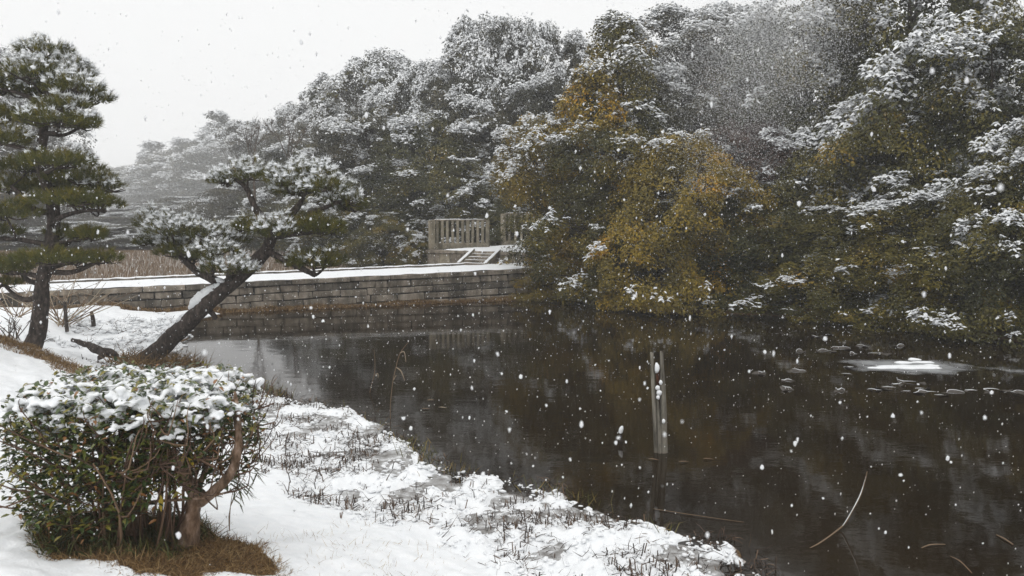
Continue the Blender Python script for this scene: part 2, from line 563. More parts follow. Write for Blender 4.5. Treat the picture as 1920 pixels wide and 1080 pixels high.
def terrain(x, y, detail=True):
    x, y = np.asarray(x, float), np.asarray(y, float)
    d, dn, df = pond_dist(x, y)
    dd = d + 0.12 * fbm(x * 1.7, y * 1.7, 0, 11, 3) * sstep(-1.5, 0.2, d)
    near = sstep(-0.4, 0.4, df - dn)
    # near bank: a wet shelf, then an even slope up to where the camera stands
    zn = np.where(dd < 0, np.maximum(dd * 0.45, -0.6), 0)
    zn = zn + 0.035 * sstep(0.0, 0.5, dd) + 0.03 * sstep(0.5, 1.3, dd)
    s = np.clip(dd - 1.15, 0, None)
    zn = zn + 0.30 * (np.sqrt(s * s + 0.09) - 0.3) * np.exp(-np.clip(s - 2, 0, None) * 0.09)
    zn = np.minimum(zn, 1.55)
    # the shoulder of ground that carries the pine
    zn = zn + 0.33 * np.exp(-(((x - PINE_A[0] + 0.5) / 2.3) ** 2 + ((y - PINE_A[1] + 0.6) / 1.8) ** 2)) * sstep(0.2, 1.6, dd)
    c = G(150, 585, 0.4)
    zn = zn + 0.28 * np.exp(-(((x - c[0] + .3) / 1.3) ** 2 + ((y - c[1] - .3) / 1.2) ** 2)) * sstep(0.1, 0.7, dd)
    zn = np.where((y > 12.5) & (dd > 0), np.minimum(zn, 0.30 + 0.65 * sstep(19.5, 12.0, y) + 0.25 * sstep(17.0, 20.5, y)), zn)
    zf = np.where(dd < 0, np.maximum(dd * 0.5, -0.6), 0.10 * sstep(0, 0.4, dd) + np.clip(dd - 0.3, 0, 15) * 0.02)
    hill = sstep(-6, 8, x - 0.12 * (y - 20)) * sstep(0.3, 10, df)
    zf = zf + 3.4 * hill * (d > 0)
    zz = near * zn + (1 - near) * zf
    r = np.hypot(x, y)
    if detail:
        f = sstep(0.0, 0.4, dd + 0.15)
        zz = zz + f * (0.035 * fbm(x * 1.1, y * 1.1, 0, 21, 3) + 0.013 * fbm(x * 8, y * 8, 0, 23, 3))
        marsh = near * sstep(-0.25, 0.05, dd) * (1 - sstep(1.2, 1.9, dd + 0.45 * vn(x * 0.9, y * 0.9, 0, 31)))
        lump = fbm(x * 3.0, y * 3.0, 0, 33, 3)
        fine = 1 - np.abs(fbm(x * 9, y * 9, 0, 35, 3))
        zz = zz + marsh * (0.07 * np.clip(lump + 0.25, -0.5, 1.0) - 0.026 + 0.036 * fine * np.clip(lump + 0.35, 0, 1) - 0.008)
        rough = near * sstep(14, 17, y) * sstep(0, .3, dd)
        zz = zz + rough * 0.05 * fbm(x * 3.0, y * 3.0, 0, 41, 4)
    return zz, dd, near


def tz(x, y):
    return float(terrain(np.array([x]), np.array([y]))[0][0])


def bare_mask(x, y):
    """how far the snow cover is missing: under the clipped shrub, beside the pine"""
    n = 0.22 * fbm(x * 2.6, y * 2.6, 0, 51, 3)
    c = SHRUB
    e1 = np.hypot((x - c[0] + 0.02) / 0.84, (y - c[1] + 0.02 + 0.25 * (x - c[0])) / 0.62)
    m = 1 - sstep(0.80, 1.02, e1 + n * 0.8)
    a, b = G(-60, 650, 0.62)[:2], G(165, 690, 0.56)[:2]
    e2 = seg_dist(x, y, a, b)
    m = np.maximum(m, 1 - sstep(0.22, 0.42, e2 + n * 0.5))
    return m


def build_ground():
    r = np.concatenate([np.geomspace(0.25, 3.0, 70, endpoint=False), np.geomspace(3.0, 13.5, 350, endpoint=False),
                        np.geomspace(13.5, 34, 100, endpoint=False), np.geomspace(34, 300, 60)])
    th = np.radians(np.concatenate([np.arange(-180, -42, 6.0), np.arange(-42, 42, 0.25), np.arange(42, 180, 6.0)]))
    R, TH = np.meshgrid(r, th, indexing='ij')
    X, Y = R * np.sin(TH), R * np.cos(TH)
    Z, D, near = terrain(X, Y)
    cover = 1 - bare_mask(X, Y)
    cover = np.minimum(cover, np.where(near > 0.5, sstep(-0.15, 0.06, D), 0.12 + 0.8 * sstep(45, 90, D) * (Y > 24)))
    wl = (X - WA[0]) * WN[0] + (Y - WA[1]) * WN[1]       # strip of mud below the wall
    cover = np.where((wl > 0.3) & (X < -3) & (Y < 26), np.maximum(cover, sstep(-0.1, 0.12, D)), cover)
    cover = np.where((wl > 0) & (wl < 0.4) & (near < 0.6), 0.1, cover)
    sel = np.hypot(X - PINE_B[0], Y - PINE_B[1])
    cover = np.minimum(cover, sstep(0.25, 0.8, sel + 0.25 * vn(X * 4, Y * 4, 0, 61)) + 0.2)
    n, m = R.shape
    i, j = np.meshgrid(np.arange(n - 1), np.arange(m), indexing='ij')
    a = (i * m + j).ravel()
    b = (i * m + (j + 1) % m).ravel()
    Q = np.stack([a, b, b + m, a + m], -1)
    V = np.stack([X, Y, Z], -1).reshape(-1, 3)
    V = np.concatenate([V, [[0, 0, float(Z[0].mean())]]])
    me = mesh_np('ground', V, Q, M['ground'], True, {'cover': np.append(cover.ravel(), 1)})
    return tag(link('ground', me), kind='structure', label='snow-covered bank and ground around the pond', cat='ground')


build_ground()

# the pond: one sheet whose edges run in under the banks
wv = [(-16, -10, 0), (70, -40, 0), (70, 40, 0), (-16, 40, 0)]
water = link('water', mesh_np('water', wv, [[0, 1, 2, 3]], M['water']))
tag(water, 'dark still pond water', 'water', kind='structure')


def build_slush():
    rng = np.random.default_rng(5)
    xs, ys = np.arange(-8, 4, 0.05), np.arange(4.5, 15, 0.05)
    X, Y = np.meshgrid(xs, ys, indexing='ij')
    Z, D, near = terrain(X, Y, False)
    edge = D + 0.16 * fbm(X * 2.2, Y * 2.2, 0, 71, 3)
    keep = (edge > -0.06) & (edge < 1.7) & (near > 0.5)
    zz = 0.018 + 0.004 * fbm(X * 3, Y * 3, 0, 72, 3) - 0.09 * (1 - sstep(-0.06, 0.12, edge))
    n, m = X.shape
    i, j = np.meshgrid(np.arange(n - 1), np.arange(m - 1), indexing='ij')
    k = i * m + j
    ok = keep[:-1, :-1] & keep[1:, :-1] & keep[:-1, 1:] & keep[1:, 1:]
    a = k[ok]
    Q = np.stack([a, a + m, a + m + 1, a + 1], -1)
    used = np.unique(Q)
    remap = np.full(n * m, -1)
    remap[used] = np.arange(len(used))
    V = np.stack([X, Y, zz], -1).reshape(-1, 3)[used]
    o = link('slush', mesh_np('slush', V, remap[Q], M['slush'], True))
    tag(o, 'grey half-frozen slush between the snow lumps at the shore', 'slush', kind='stuff')


build_slush()

# ------------------------------------------------------------------ causeway: wall of coursed stones, path on top
def wall_top(s):
    return 0.765 + 0.235 * np.clip((s - 5.0) / (WL - 7.2), -0.3, 1.2)


def wpt(s, off, z):
    return (WA[0] + WU[0] * s + WN[0] * off, WA[1] + WU[1] * s + WN[1] * off, z)


def build_wall():
    rng = np.random.default_rng(12)
    rz = math.atan2(WU[1], WU[0])
    root = thing('stone_wall', 'long low wall of weathered coursed stone blocks carrying the causeway path', 'wall', wpt(0, 0, 0), rz)
    inv = root.matrix_basis.inverted()
    # core behind the joints
    V, Q = [], []
    ss = np.linspace(0, WL, 12)
    for s in ss:
        for off, z in ((-0.05, -0.5), (-0.05, wall_top(s) - 0.1), (-0.6, wall_top(s) - 0.1), (-0.6, -0.5)):
            V.append(inv @ Vector(wpt(s, off, z)))
    for i in range(len(ss) - 1):
        for j in range(4):
            Q.append([i * 4 + j, i * 4 + (j + 1) % 4, i * 4 + 4 + (j + 1) % 4, i * 4 + 4 + j])
    link('mortar', mesh_np('mortar', [tuple(v) for v in V], Q, M['mortar']), root)
    courses = [(0.0, 0.16, 1.1, 2.0, 'cap'), (0.165, 0.215, 0.35, 0.8, 'stone'), (0.385, 0.215, 0.4, 0.9, 'stone'), (0.605, 0.215, 0.4, 0.9, 'stone'), (0.825, 0.23, 0.5, 1.0, 'stone')]
    for ci, (top, h, wmin, wmax, kind) in enumerate(courses):
        s = -rng.uniform(0, 0.5)
        while s < WL:
            w = rng.uniform(wmin, wmax)
            c = min(s + w / 2, WL)
            dep = 0.42 if kind == 'cap' else 0.4
            proud = 0.07 if kind == 'cap' else rng.uniform(-0.012, 0.022)
            hh = h - rng.uniform(0.014, 0.03)
            zc = wall_top(c) - top - h / 2
            mat = M['stone_dark'] if rng.random() < 0.3 else M['stone']
            slope = math.atan(0.235 / (WL - 7.2))
            o = box('capstone' if kind == 'cap' else 'stone', (w - rng.uniform(0.014, 0.03), dep, hh), (c, dep / 2 - 0.0 - proud, zc), mat, root,
                    b=rng.uniform(0.012, 0.024), jit=0.02 if kind != 'cap' else 0.01, rng=rng, rot=(0, -slope + rng.uniform(-.006, .006), rng.uniform(-.01, .01)))
            s += w
    return root


build_wall()


def build_path():
    ss = np.linspace(0, WL + 0.3, 260)
    offs = np.linspace(-0.0, -2.15, 26)
    S, O = np.meshgrid(ss, offs, indexing='ij')
    Z = wall_top(S) + 0.035 + 0.012 * fbm(S * 2, O * 4, 0, 81, 3) - 0.03 * sstep(-0.06, 0.0, O)
    O = O + (O > -0.2) * 0.07 * fbm(S * 2.5, O * 0, 0, 83, 4)
    X = WA[0] + WU[0] * S + WN[0] * O
    Y = WA[1] + WU[1] * S + WN[1] * O
    V = np.stack([X, Y, Z], -1)
    low = V.copy()
    n, m = S.shape
    i, j = np.meshgrid(np.arange(n - 1), np.arange(m - 1), indexing='ij')
    k = (i * m + j).ravel()
    Q = np.stack([k, k + m, k + m + 1, k + 1], -1)
    # earth body under the far edge
    V = V.reshape(-1, 3)
    far = np.arange(n) * m + m - 1
    drop = V[far] - np.array([0, 0, 1.2])
    drop[:, :2] -= WN * 0.5
    base = len(V)
    V = np.concatenate([V, drop])
    Q2 = np.stack([far[:-1], far[1:], base + np.arange(1, n), base + np.arange(n - 1)], -1)
    o = link('path', mesh_np('path', V, np.concatenate([Q, Q2]), M['snow'], True))
    tag(o, 'snow-covered causeway path along the top of the stone wall', 'path', kind='structure')
    # low kerb stones on the far side
    rng = np.random.default_rng(3)
    root = thing('stone_kerb', 'low row of dark kerb stones along the far side of the causeway path', 'kerb', wpt(0, -2.2, 0.7), math.atan2(WU[1], WU[0]))
    s = 4.0
    while s < WL - 3.6:
        w = rng.uniform(0.9, 1.5)
        box('stone', (w - 0.02, 0.16, 0.30), (s + w / 2, 0.0, wall_top(s + w / 2) - 0.7 - 0.06), M['stone_dark'], root, b=0.015, jit=0.008, rng=rng)
        s += w
    a = wpt(4.0, -2.12, 0)
    b_ = np.array(wpt(s, -2.12, 0)) - np.array(a)
    sn = snow_slab('snow', ((0, -0.08, 0), (s - 4.0, 0, wall_top(s) - wall_top(4.0)), (0, 0.16, 0)), wall_top(4.0) - 0.7 + 0.092, 0.03, root, M['snow'], rng, 0.08)
    sn.location = (4.0, 0, 0)


build_path()

# ------------------------------------------------------------------ stone platform with steps, and its fences
ZP, ZT = 1.03, 1.41
AX = np.array([0.5, 0.866])                    # the way the steps lead
EX = np.array([0.866, -0.5])                   # along the front edge
L1 = G(887, 470.5, ZT)[:2]


def plat(e, a, z):
    p = L1 + EX * e + AX * a
    return (p[0], p[1], z)


def build_platform():
    rng = np.random.default_rng(21)
    rz = math.atan2(EX[1], EX[0])
    root = thing('stone_platform', 'pale stone platform with four snow-edged steps beyond the causeway', 'platform', plat(0, 0, 0), rz)
    E0, E1, DEP = -2.1, 5.0, 9.0
    box('core', (E1 - E0 - 0.1, DEP, ZT - 0.6 + 0.5), ((E0 + E1) / 2, DEP / 2 + 0.06, (ZT + 0.1) / 2 - 0.05), M['mortar'], root, b=0)
    # upright facing slabs between corner blocks
    e = E0
    while e < E1:
        w = rng.uniform(0.34, 0.62)
        box('slab', (w - 0.015, 0.10, ZT - 0.12 - 0.55), (e + w / 2, 0.05 + rng.uniform(-.006, .006), (ZT - 0.12 + 0.55) / 2), M['stone_pale'] if rng.random() < 0.7 else M['stone'],
            root, b=0.012, jit=0.006, rng=rng)
        e += w
    a = 0.1
    while a < 4:                                # the flank
        w = rng.uniform(0.4, 0.7)
        box('slab', (0.10, w - 0.015, ZT - 0.12 - 0.45), (E0 + 0.0, a + w / 2, (ZT - 0.12 + 0.45) / 2), M['stone_pale'] if rng.random() < 0.6 else M['stone'], root, b=0.012, jit=0.006, rng=rng)
        a += w
    e = E0 - 0.05
    while e < E1:                               # coping stones
        w = rng.uniform(1.0, 1.6)
        box('coping_stone', (w - 0.012, 0.42, 0.115), (e + w / 2, 0.15, ZT - 0.06), M['stone'], root, b=0.012, jit=0.004, rng=rng)
        e += w
    snow_slab('snow', ((E0 + 0.75, 0.0, 0), (E1 - E0 - 0.75, 0, 0), (0, 5.5, 0)), ZT, 0.035, root, M['snow'], rng, 0.12)
    # steps
    run = 0.92
    for k in range(4):
        zt = ZT - 0.1 * (k + 1) + 0.015
        y = -run * (k + 0.5) / 4
        st = box('step', (1.02, run / 4 + 0.1, 0.16), (0.56, y + 0.03, zt - 0.08), M['stone'], root, b=0.012, jit=0.004, rng=rng)
        sn = snow_slab('snow', ((-0.5, -0.13, 0), (1.0, 0, 0), (0, 0.07 + 0.03 * k % 0.05, 0)), 0.079, 0.016, st, M['snow'], rng, 0.04, 0.005)
    for sx in (0, 1.12):
        ang = math.atan2(0.42, run)
        ln = math.hypot(0.42, run) + 0.1
        ck = box('cheek_stone', (0.13, ln, 0.13), (sx, -run / 2 + 0.0, (ZT + ZP) / 2 + 0.0), M['stone_pale'], root, b=0.015, rng=rng, rot=(ang, 0, 0))
        snow_slab('snow', ((-0.066, -ln / 2, 0), (0.132, 0, 0), (0, ln, 0)), 0.060, 0.026, ck, M['snow'], rng, 0.03, 0.006)
        # wedge of masonry that carries the cheek
        bm = bmesh.new()
        vs = []
        for x in (sx - 0.055, sx + 0.055):
            vs.append([bm.verts.new(c) for c in ((x, 0.0, 0.55), (x, 0.0, ZT - 0.11), (x, -run, ZP - 0.05), (x, -run, 0.55))])
        bm.faces.new(vs[0]); bm.faces.new(vs[1][::-1])
        for i in range(4):
            bm.faces.new((vs[0][i], vs[1][i], vs[1][(i + 1) % 4], vs[0][(i + 1) % 4]))
        bmesh.ops.recalc_face_normals(bm, faces=bm.faces[:])
        me = bpy.data.meshes.new('cheek_wall'); bm.to_mesh(me); bm.free(); me.materials.append(M['stone'])
        link('cheek_wall', me, root)
    return root


build_platform()


def stone_fence(label, p0, p1, n, h, thick_at, seed):
    rng = np.random.default_rng(seed)
    p0, p1 = np.asarray(p0), np.asarray(p1)
    d = p1 - p0
    ln = float(np.hypot(*d))
    root = thing('stone_fence', label, 'fence', (p0[0], p0[1], ZT - 0.01), math.atan2(d[1], d[0]), 'stone fences on the platform')
    box('base_rail', (ln + 0.1, 0.24, 0.22), (ln / 2, 0, 0.11), M['stone_pale'], root, b=0.012, jit=0.004, rng=rng)
    box('top_rail', (ln - 0.1, 0.10, 0.07), (ln / 2, 0.06, h + 0.005), M['stone'], root, b=0.01, rng=rng)
    for i in range(n):
        x = ln * i / (n - 1)
        w = 0.22 if i == 0 else (0.14 if i in thick_at else 0.10)
        z1 = h + (0.0 if i == 0 else rng.uniform(-0.02, 0.015))
        post = box('post', (w, 0.085 if i else 0.24, z1 - 0.2 + (0.2 if i == 0 else 0)), (x, -0.012 if i else 0, (z1 + 0.2) / 2 if i else z1 / 2 + 0.002), M['stone_pale'], root, b=0.012, jit=0.004, rng=rng)
    snow_slab('snow', ((0.1, 0.02, 0), (ln - 0.2, 0, 0), (0, 0.09, 0)), h + 0.038, 0.02, root, M['snow'], rng, 0.05, 0.012)
    return root


stone_fence('fence of twelve square stone posts in front of the dark trees', G(810, 466.5, ZT)[:2], P(914, 461, G(810, 466.5, ZT)[1] + 0.9)[:2], 12, 1.12, (7, 11), 31)
pr = G(944, 460.5, ZT)[:2]
stone_fence('taller stone fence end half hidden by the orange-tinged tree', pr, pr + np.array([2.6, -0.3]), 11, 1.38, (5, 10), 32)

# ------------------------------------------------------------------ broadleaf trees
def crown_mesh(name, seed, shape, n_puff, per_puff, leaf, R=3.0, H=8.0, puff=0.62):
    """foliage spread through puffs on the limbs' ends; returns leaf mesh, two snow meshes (much, little), limb targets"""
    rng = np.random.default_rng(seed)
    u = rng.uniform(0.0, 1.0, n_puff)
    th = rng.uniform(0, 2 * math.pi, n_puff)
    # radius along the height for the kinds of tree
    if shape == 'dome':            # foliage down to the ground
        prof = lambda t: np.sqrt(np.clip(1 - (np.clip(t - 0.25, 0, 1) / 0.76) ** 2.2, 0, 1)) * (0.88 + 0.12 * np.clip(t / 0.25, 0, 1))
    elif shape == 'round':
        prof = lambda t: np.sqrt(np.clip(1 - ((t - 0.55) / 0.47) ** 2, 0, 1)) * 0.98 + 0.02
    elif shape == 'umbrella':      # crown carried clear of the ground
        prof = lambda t: np.sqrt(np.clip(1 - ((t - 0.72) / 0.29) ** 2, 0, 1))
    elif shape == 'tiered':
        prof = lambda t: np.clip(1.04 - t, 0, 1) ** 0.75 * (0.78 + 0.28 * np.abs(np.sin(t * 13 + 0.6)))
    else:                          # pointed
        prof = lambda t: np.clip(1.03 - t, 0, 1) ** 0.8 * 0.9 + 0.03
    t = 1 - (1 - u) ** 0.9 if shape in ('dome', 'round', 'umbrella') else 1 - (1 - u) ** 0.68
    lo = 0.48 if shape == 'umbrella' else 0.02
    t = lo + (0.985 - lo) * t
    lob = 1 + 0.46 * fbm(np.cos(th) * 1.3, np.sin(th) * 1.3, t * 3.2, seed, 3)
    rad = prof(t) * R * lob * np.where(rng.random(n_puff) < 0.7, rng.uniform(0.74, 1.06, n_puff), rng.uniform(0.35, 0.8, n_puff))
    C = np.stack([rad * np.cos(th), rad * np.sin(th), t * H], -1)
    out = np.stack([np.cos(th), np.sin(th), np.clip((t - 0.35) * 1.6, -0.1, 1.2)], -1)
    out /= np.linalg.norm(out, axis=1)[:, None]
    pr_ = puff * rng.uniform(0.6, 1.25, n_puff)
    n = n_puff * per_puff
    pi = np.repeat(np.arange(n_puff), per_puff)
    q = rng.standard_normal((n, 3))
    q /= np.linalg.norm(q, axis=1)[:, None]
    o = out[pi]
    dot = (q * (o + np.array([0, 0, 0.45]))).sum(1)
    q = np.where((dot < -0.25)[:, None], -q, q)
    rr = rng.uniform(0.25, 1.0, n) ** 0.42
    # uneven outline: sprays poke out along noise ridges
    ctr = C[pi]
    ridge = 1 + 0.35 * vn(ctr[:, 0] * 3 + q[:, 0] * 3.1, ctr[:, 1] * 3 + q[:, 1] * 3.1, ctr[:, 2] * 3 + q[:, 2] * 3.1, seed + 5)
    pos = ctr + q * (pr_[pi] * rr * ridge)[:, None] * np.array([1, 1, 0.80])
    pos[:, 2] -= 0.25 * pr_[pi] * (q[:, 0] ** 2 + q[:, 1] ** 2) * rr
    low = 0.10 + 0.26 * np.clip(0.4 + vn(pos[:, 0] * 1.4, pos[:, 1] * 1.4, 0, seed + 3), 0, 1.3)
    pos[:, 2] = np.where(pos[:, 2] < low, low + np.abs(low - pos[:, 2]) * rng.uniform(0, 1.5, n), pos[:, 2])
    nrm = o * 0.35 + q * 0.55 + np.array([0, 0, 0.35]) + rng.standard_normal((n, 3)) * 0.45
    nrm /= np.linalg.norm(nrm, axis=1)[:, None]
    a = np.cross(nrm, rng.standard_normal((n, 3)))
    a /= np.linalg.norm(a, axis=1)[:, None]
    b = np.cross(nrm, a)
    L = leaf * rng.uniform(0.6, 1.35, n)
    W = L * rng.uniform(0.42, 0.6, n)
    V = np.stack([pos - a * L[:, None] / 2, pos + b * W[:, None] / 2 + nrm * (L * 0.08)[:, None], pos + a * L[:, None] / 2, pos - b * W[:, None] / 2 + nrm * (L * 0.08)[:, None]], 1)
    Q = np.arange(n * 4).reshape(n, 4)
    ptint = np.clip(0.5 + 0.42 * fbm(C[:, 0] * 0.7, C[:, 1] * 0.7, C[:, 2] * 0.7, seed + 9, 2) + rng.normal(0, 0.12, n_puff), 0, 1)
    tint = np.clip(ptint[pi] * 0.8 + 0.08 + rng.normal(0, 0.09, n), 0, 1)
    # dark sparse inner leaves
    me = mesh_np(name, V.reshape(-1, 3), Q, M['leaf_dark'], False, {'tint': np.repeat(tint, 4)})
    # snow lies where little foliage is above
    cell = 0.34
    ix = np.floor(pos[:, 0] / cell).astype(int) + 200
    iy = np.floor(pos[:, 1] / cell).astype(int) + 200
    key = ix * 1000 + iy
    order = np.lexsort((-pos[:, 2], key))
    ks = key[order]
    start = np.r_[0, np.flatnonzero(np.diff(ks)) + 1]
    rank = np.arange(n) - np.repeat(start, np.diff(np.r_[start, n]))
    above = np.empty(n)
    above[order] = rank
    ztop = np.empty(n)
    ztop[order] = np.repeat(pos[order][start, 2], np.diff(np.r_[start, n]))
    gap = ztop - pos[:, 2]
    expo = np.exp(-above / 26.0) * (0.6 + 0.4 * np.exp(-gap / 0.5)) + 0.30 * np.exp(-above / 90.0) * (q[:, 2] > 0.25)
    patch = sstep(0.0, 0.22, fbm(pos[:, 0] * 0.42, pos[:, 1] * 0.42, pos[:, 2] * 0.6, seed + 15, 2) + 0.4 * (pos[:, 2] / H - 0.4))
    if shape in ('round', 'pointed'):
        patch = 0.35 + 0.65 * patch
    clump = patch * (0.75 + 0.7 * vn(pos[:, 0] * 2.4, pos[:, 1] * 2.4, pos[:, 2] * 2.4, seed + 19)) * 1.2
    score = expo * np.clip(clump, 0.0, 1.4) * (q[:, 2] > -0.1)
    snow = []
    for thr, most in ((0.14, 4000), (0.38, 1700), (0.62, 700)):
        sc_ = score * rng.uniform(0.75, 1.25, n)
        site = np.flatnonzero(sc_ > thr)
        if len(site) > most:
            site = site[np.argsort(-sc_[site])[:most * 2]]
            site = rng.choice(site, most, replace=False)
        site = np.repeat(site, 4)               # a rosette of drooping caps on each spray
        m = len(site)
        s = leaf * rng.uniform(0.5, 1.4, m)
        ya = rng.uniform(0, 6.283, m)
        dr = np.stack([np.cos(ya), np.sin(ya), rng.uniform(-0.75, 0.1, m)], -1)
        c = pos[site] + np.array([0, 0, 0.025]) + dr * (s * rng.uniform(0.2, 1.0, m))[:, None]
        e2 = np.stack([-np.sin(ya), np.cos(ya), rng.uniform(-0.25, 0.25, m)], -1)
        e1, e2 = dr * s[:, None] * 0.62, e2 * s[:, None] * 0.40
        VV = np.stack([c - e1, c - e2, c + e1, c + e2, c + np.stack([0 * s, 0 * s, s * 0.30], -1)], 1)
        k = np.arange(m)[:, None] * 5
        T = np.concatenate([k + [0, 1, 4], k + [1, 2, 4], k + [2, 3, 4], k + [3, 0, 4]])
        snow.append(mesh_np(name + '_snow', VV.reshape(-1, 3), T, M['tree_snow'], False, {'tint': np.repeat(rng.uniform(0, 1, m), 5)}))
    # trunk and limbs
    mb = MB()
    addtube(mb, [(0, 0, -0.6), (0.05, 0.03, H * 0.2), (-0.08, 0.05, H * 0.5), (0.05, -0.05, H * 0.72), (0, 0, H * 0.86)], np.array([0.24, 0.19, 0.13, 0.07, 0.02]) * R / 3, 8, 0.12, seed)
    pick = rng.choice(n_puff, min(70, n_puff), replace=False)
    for k in pick:
        z0 = max(0.3, C[k, 2] * rng.uniform(0.45, 0.8))
        m0 = np.array([0, 0, z0])
        e = C[k]
        mid = m0 * 0.5 + e * 0.5 + np.array([0, 0, 0.18])
        addtube(mb, [m0, mid, e], [0.055 * R / 3, 0.035, 0.012], 5, 0, 0, 3)
    trunk = mb.mesh(name + '_trunk', M['bark'], True)
    return dict(leaf=me, snow=snow, trunk=trunk, R=R, H=H)


VAR = {
    'dome_a': crown_mesh('crown', 101, 'dome', 360, 240, 0.11, 3.2, 8.0, 0.66),
    'dome_b': crown_mesh('crown', 102, 'dome', 360, 230, 0.11, 3.0, 7.0, 0.62),
    'round': crown_mesh('crown', 103, 'round', 320, 190, 0.12, 3.0, 8.0, 0.62),
    'tiered': crown_mesh('crown', 104, 'tiered', 330, 200, 0.12, 2.6, 9.0, 0.56),
    'pointed': crown_mesh('crown', 105, 'pointed', 190, 120, 0.15, 1.9, 9.0, 0.55),
    'umbrella': crown_mesh('crown', 106, 'umbrella', 200, 220, 0.115, 3.0, 8.0, 0.72),
}


def tree(var, px, top, wpx, Y, mat, snow, label, group, base=None, rz=None, name='evergreen_tree', foot=0.0, cat='tree'):
    """px, top: column and top edge in the photograph at depth Y; width in photograph pixels"""
    v = VAR[var]
    ptop = P(px, top, Y)
    x = ptop[0]
    zb = (tz(x, Y) if base is None else base) + foot
    hgt = ptop[2] - zb
    w = wpx / F * Y
    o = thing(name, label, cat, (x, Y, zb), random.uniform(0, 6.28) if rz is None else rz, group)
    sx, sz = w / (2 * v['R'] * 1.08), hgt / (v['H'] * 1.02)
    for nm, me in (('trunk', v['trunk']), ('crown', v['leaf'])) + ((('snow', v['snow'][snow]),) if snow is not None else ()):
        c = link(nm, me, o)
        c.scale = (sx, sx, sz)
        if nm == 'crown':
            c.material_slots[0].link = 'OBJECT'
            c.material_slots[0].material = M[mat]
    return o


GB = 'snow-dusted trees in the wood behind the causeway'
GF = 'pale distant trees beyond the reeds'
GR = 'evergreens along the far shore'
L_far = 'pale hazy snow-dusted tree in the distant wood beyond the reeds'
L_spire = 'slender pointed conifer rising from the pale distant wood'
L_back = 'tall snow-flecked tree at the skyline behind the stone fence'
# distant wood on the left
for (px, top, w, Y, var) in [(20, 96, 190, 52, 'round'), (-60, 150, 190, 48, 'round'), (95, 395, 200, 84, 'dome_b'), (170, 372, 170, 90, 'dome_b'), (40, 330, 170, 66, 'dome_a'), (235, 312, 150, 80, 'dome_a'), (215, 345, 160, 76, 'dome_b'),
                             (310, 318, 190, 66, 'dome_a'), (255, 380, 150, 62, 'dome_b'), (385, 268, 180, 62, 'dome_b'), (440, 245, 150, 58, 'round'), (355, 375, 170, 56, 'dome_b'), (150, 420, 170, 62, 'dome_b'), (250, 425, 170, 58, 'dome_b'), (60, 425, 190, 60, 'dome_b'), (340, 430, 170, 54, 'dome_b'), (270, 385, 190, 36, 'dome_a'), (190, 395, 180, 38, 'dome_b'), (100, 390, 180, 37, 'dome_a'), (360, 370, 190, 36, 'dome_b'), (440, 390, 170, 33, 'dome_b'), (420, 420, 170, 50, 'dome_b')]:
    tree(var, px, top, w * 1.3, Y * 1.6 if px < 30 else (Y * 3.6 if top > 365 else Y * 3.6), 'leaf_grey', 0, L_far, GF)
for (px, top, w, Y, var) in [(-40, 392, 230, 76, 'dome_a'), (70, 402, 210, 72, 'dome_b'), (165, 388, 210, 78, 'dome_a'), (255, 398, 200, 71, 'dome_b'), (335, 382, 210, 75, 'dome_a'), (425, 372, 210, 68, 'dome_b'), (500, 352, 190, 62, 'dome_a')]:
    tree(var, px, top, w, Y * 1.45, 'leaf_grey', 0, 'low bushy snow-laden tree at the edge of the reed bed', 'low trees along the reed bed')
for k_, (px, top, w, Y, var) in enumerate([(-30, 418, 190, 58, 'dome_b'), (60, 424, 180, 55, 'dome_a'), (150, 416, 190, 60, 'dome_b'), (230, 422, 170, 56, 'dome_a'), (310, 414, 190, 58, 'dome_b'), (390, 418, 180, 54, 'dome_a'), (470, 405, 180, 52, 'dome_b')]):
    tree(var, px, top, w, Y, 'leaf_grey', 0, 'rounded snowy thicket standing directly behind the dry reeds', 'snowy thickets behind the reeds', name='thicket_bush', cat='bush', rz=k_ * 1.3)
for (px, top, w, Y) in [(287, 262, 95, 72), (342, 256, 85, 70), (405, 204, 95, 60)]:
    tree('pointed', px, top, w * 1.25, Y * 3.7, 'leaf_grey', 0, L_spire, 'pointed conifers in the distant wood')
